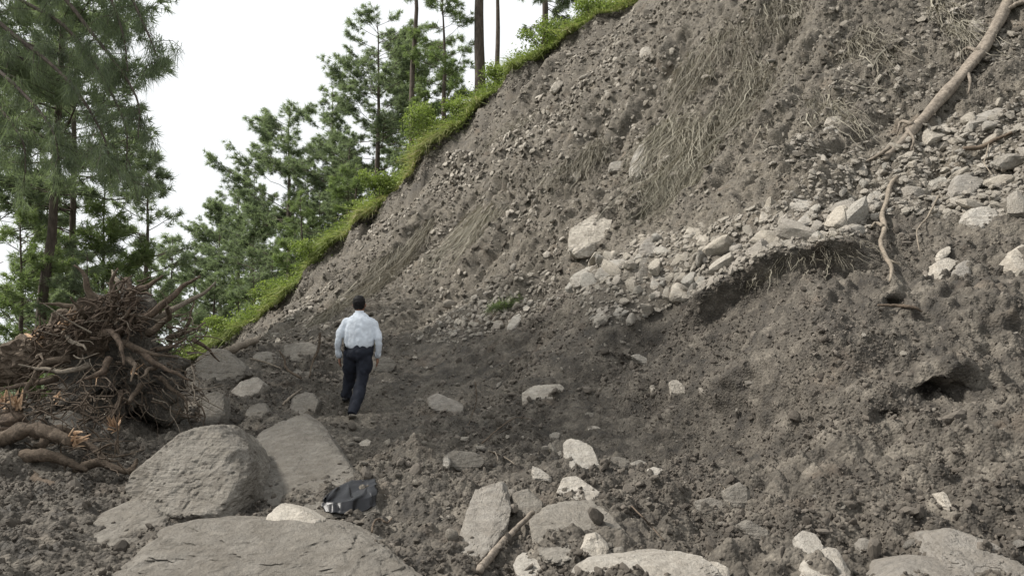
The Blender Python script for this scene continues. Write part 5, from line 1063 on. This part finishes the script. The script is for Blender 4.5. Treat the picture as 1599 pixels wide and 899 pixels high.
for sx, A in zip((-1, 1), ARMS):
    A = np.array(A); tube(bodya, curve(A, 14), [.05, .045, .038, .034, .027], 10)
    w_ = A[-1]; d = np.array([-.02 * sx, .05, -1.0]); d /= np.linalg.norm(d); side = np.array([0, 1.0, 0.05])
    tube(bodya, [w_, w_ + d * .045, w_ + d * .085], [.024, .034, .032], 10, flat=0.6)
    for q, (o_, l_) in enumerate([(-.030, .070), (-.010, .082), (.010, .078), (.029, .062)]):
        b0 = w_ + d * .075 + side * o_; tube(bodya, [b0, b0 + d * l_ * .5 + [-.006 * sx, .004, 0], b0 + d * l_ + [-.022 * sx, .008, .004]], [.0095, .009, .007], 6)
    b0 = w_ + d * .03 + side * .03; tube(bodya, [b0, b0 + d * .03 + side * .022, b0 + d * .065 + side * .022], [.012, .011, .008], 6)
LEGS = [[(-.0, .32, .93), (-.035, .40, .72), (-.07, .50, .48 + zL * .6), (-.11, .54, .26 + zL), (-.145, .56, .09 + zL)], [(.19, .30, .93), (.165, .30, .72), (.13, .29, .49), (.09, .16, .28), (.055, .03, .10)]]
for A in LEGS: tube(bodya, curve(A, 14), [.085, .075, .055, .05, .038], 10)
remeshed('body', bodya, 0.008, 2, MK, man)
sa = Acc()
loft(sa, [(.10, .31, .985, .175, .125), (.10, .31, 1.02, .205, .140), (.10, .31, 1.08, .214, .144), (.10, .315, 1.18, .214, .140), (.10, .325, 1.28, .212, .130), (.10, .335, 1.36, .205, .115), (.10, .345, 1.405, .165, .095), (.095, .36, 1.445, .095, .075), (.09, .375, 1.475, .070, .068)])
for A in ARMS:
    A = np.array(A).copy(); A[-1] = A[-2] + (A[-1] - A[-2]) * .92; tube(sa, curve(A, 16), [.052, .060, .056, .052, .049, .044, .039], 14)
remeshed('shirt', sa, 0.010, 8, MS, man, 0.016, 3, (10, 10, 6))
for A in ARMS:
    A = np.array(A); e_ = A[-2] + (A[-1] - A[-2]) * .93; d = (A[-1] - A[-2]) / np.linalg.norm(A[-1] - A[-2]); acc = Acc(); tube(acc, [e_ - d * .06, e_ - d * .02, e_ + d * .012], [.044, .044, .042], 14); link('cuff', acc.mesh('cuff'), MS, man)
acc = Acc(); loft(acc, [(.092, .372, 1.462, .066, .064), (.09, .375, 1.485, .062, .062), (.088, .38, 1.505, .060, .060)]); link('collar', acc.mesh('collar'), MS, man)
ta = Acc()
loft(ta, [(.10, .31, 1.04, .172, .122), (.10, .31, 1.00, .178, .128), (.10, .30, .93, .188, .138), (.098, .305, .86, .180, .130), (.095, .32, .81, .13, .10)])
for A, fl in zip(LEGS, (0, 1)): tube(ta, curve(A, 18), [.105, .100, .084, .074, .070], 14)
remeshed('trousers', ta, 0.011, 4, MT, man, 0.03, 9, (7, 7, 4))
acc = Acc(); loft(acc, [(.10, .31, 1.015, .187, .136), (.10, .31, 1.05, .187, .136)], 28); link('belt', acc.mesh('belt'), MB, man)
acc = Acc(); loft(acc, [(-.085, .27, .97, .018, .03), (-.085, .27, 1.05, .02, .032)], 8); link('belt_pouch', acc.mesh('belt_pouch'), MB, man)
for A, pitch in zip(LEGS, (0.0, 0.55)):
    a_ = np.array(A[-1]); acc = Acc(); c_, s_ = math.cos(pitch), math.sin(pitch)
    def F_(y, z): return [a_[0], a_[1] + y * c_ + z * s_ * 0.6, a_[2] - 0.07 + z * c_ - y * s_ * 0.0 + (max(0, .10 - y) * s_ * .35)]
    tube(acc, [F_(-.075, .03), F_(-.055, .035), F_(.0, .045), F_(.07, .035), F_(.14, .022), F_(.185, .015)], [.024, .040, .046, .045, .042, .020], 12, flat=0.75)
    tube(acc, [F_(-.02, .03), F_(-.02, .09)], [.042, .040], 12); remeshed('shoe', acc, 0.009, 2, MB, man)
ha = Acc(); loft(ha, [(.08, .385, 1.525, .058, .045), (.08, .385, 1.56, .078, .072), (.08, .395, 1.62, .086, .098), (.08, .40, 1.675, .077, .092), (.08, .40, 1.705, .048, .058), (.08, .40, 1.713, .015, .02)])
remeshed('hair', ha, 0.008, 2, MH, man, 0.012, 5, (40, 40, 40))
print('done')
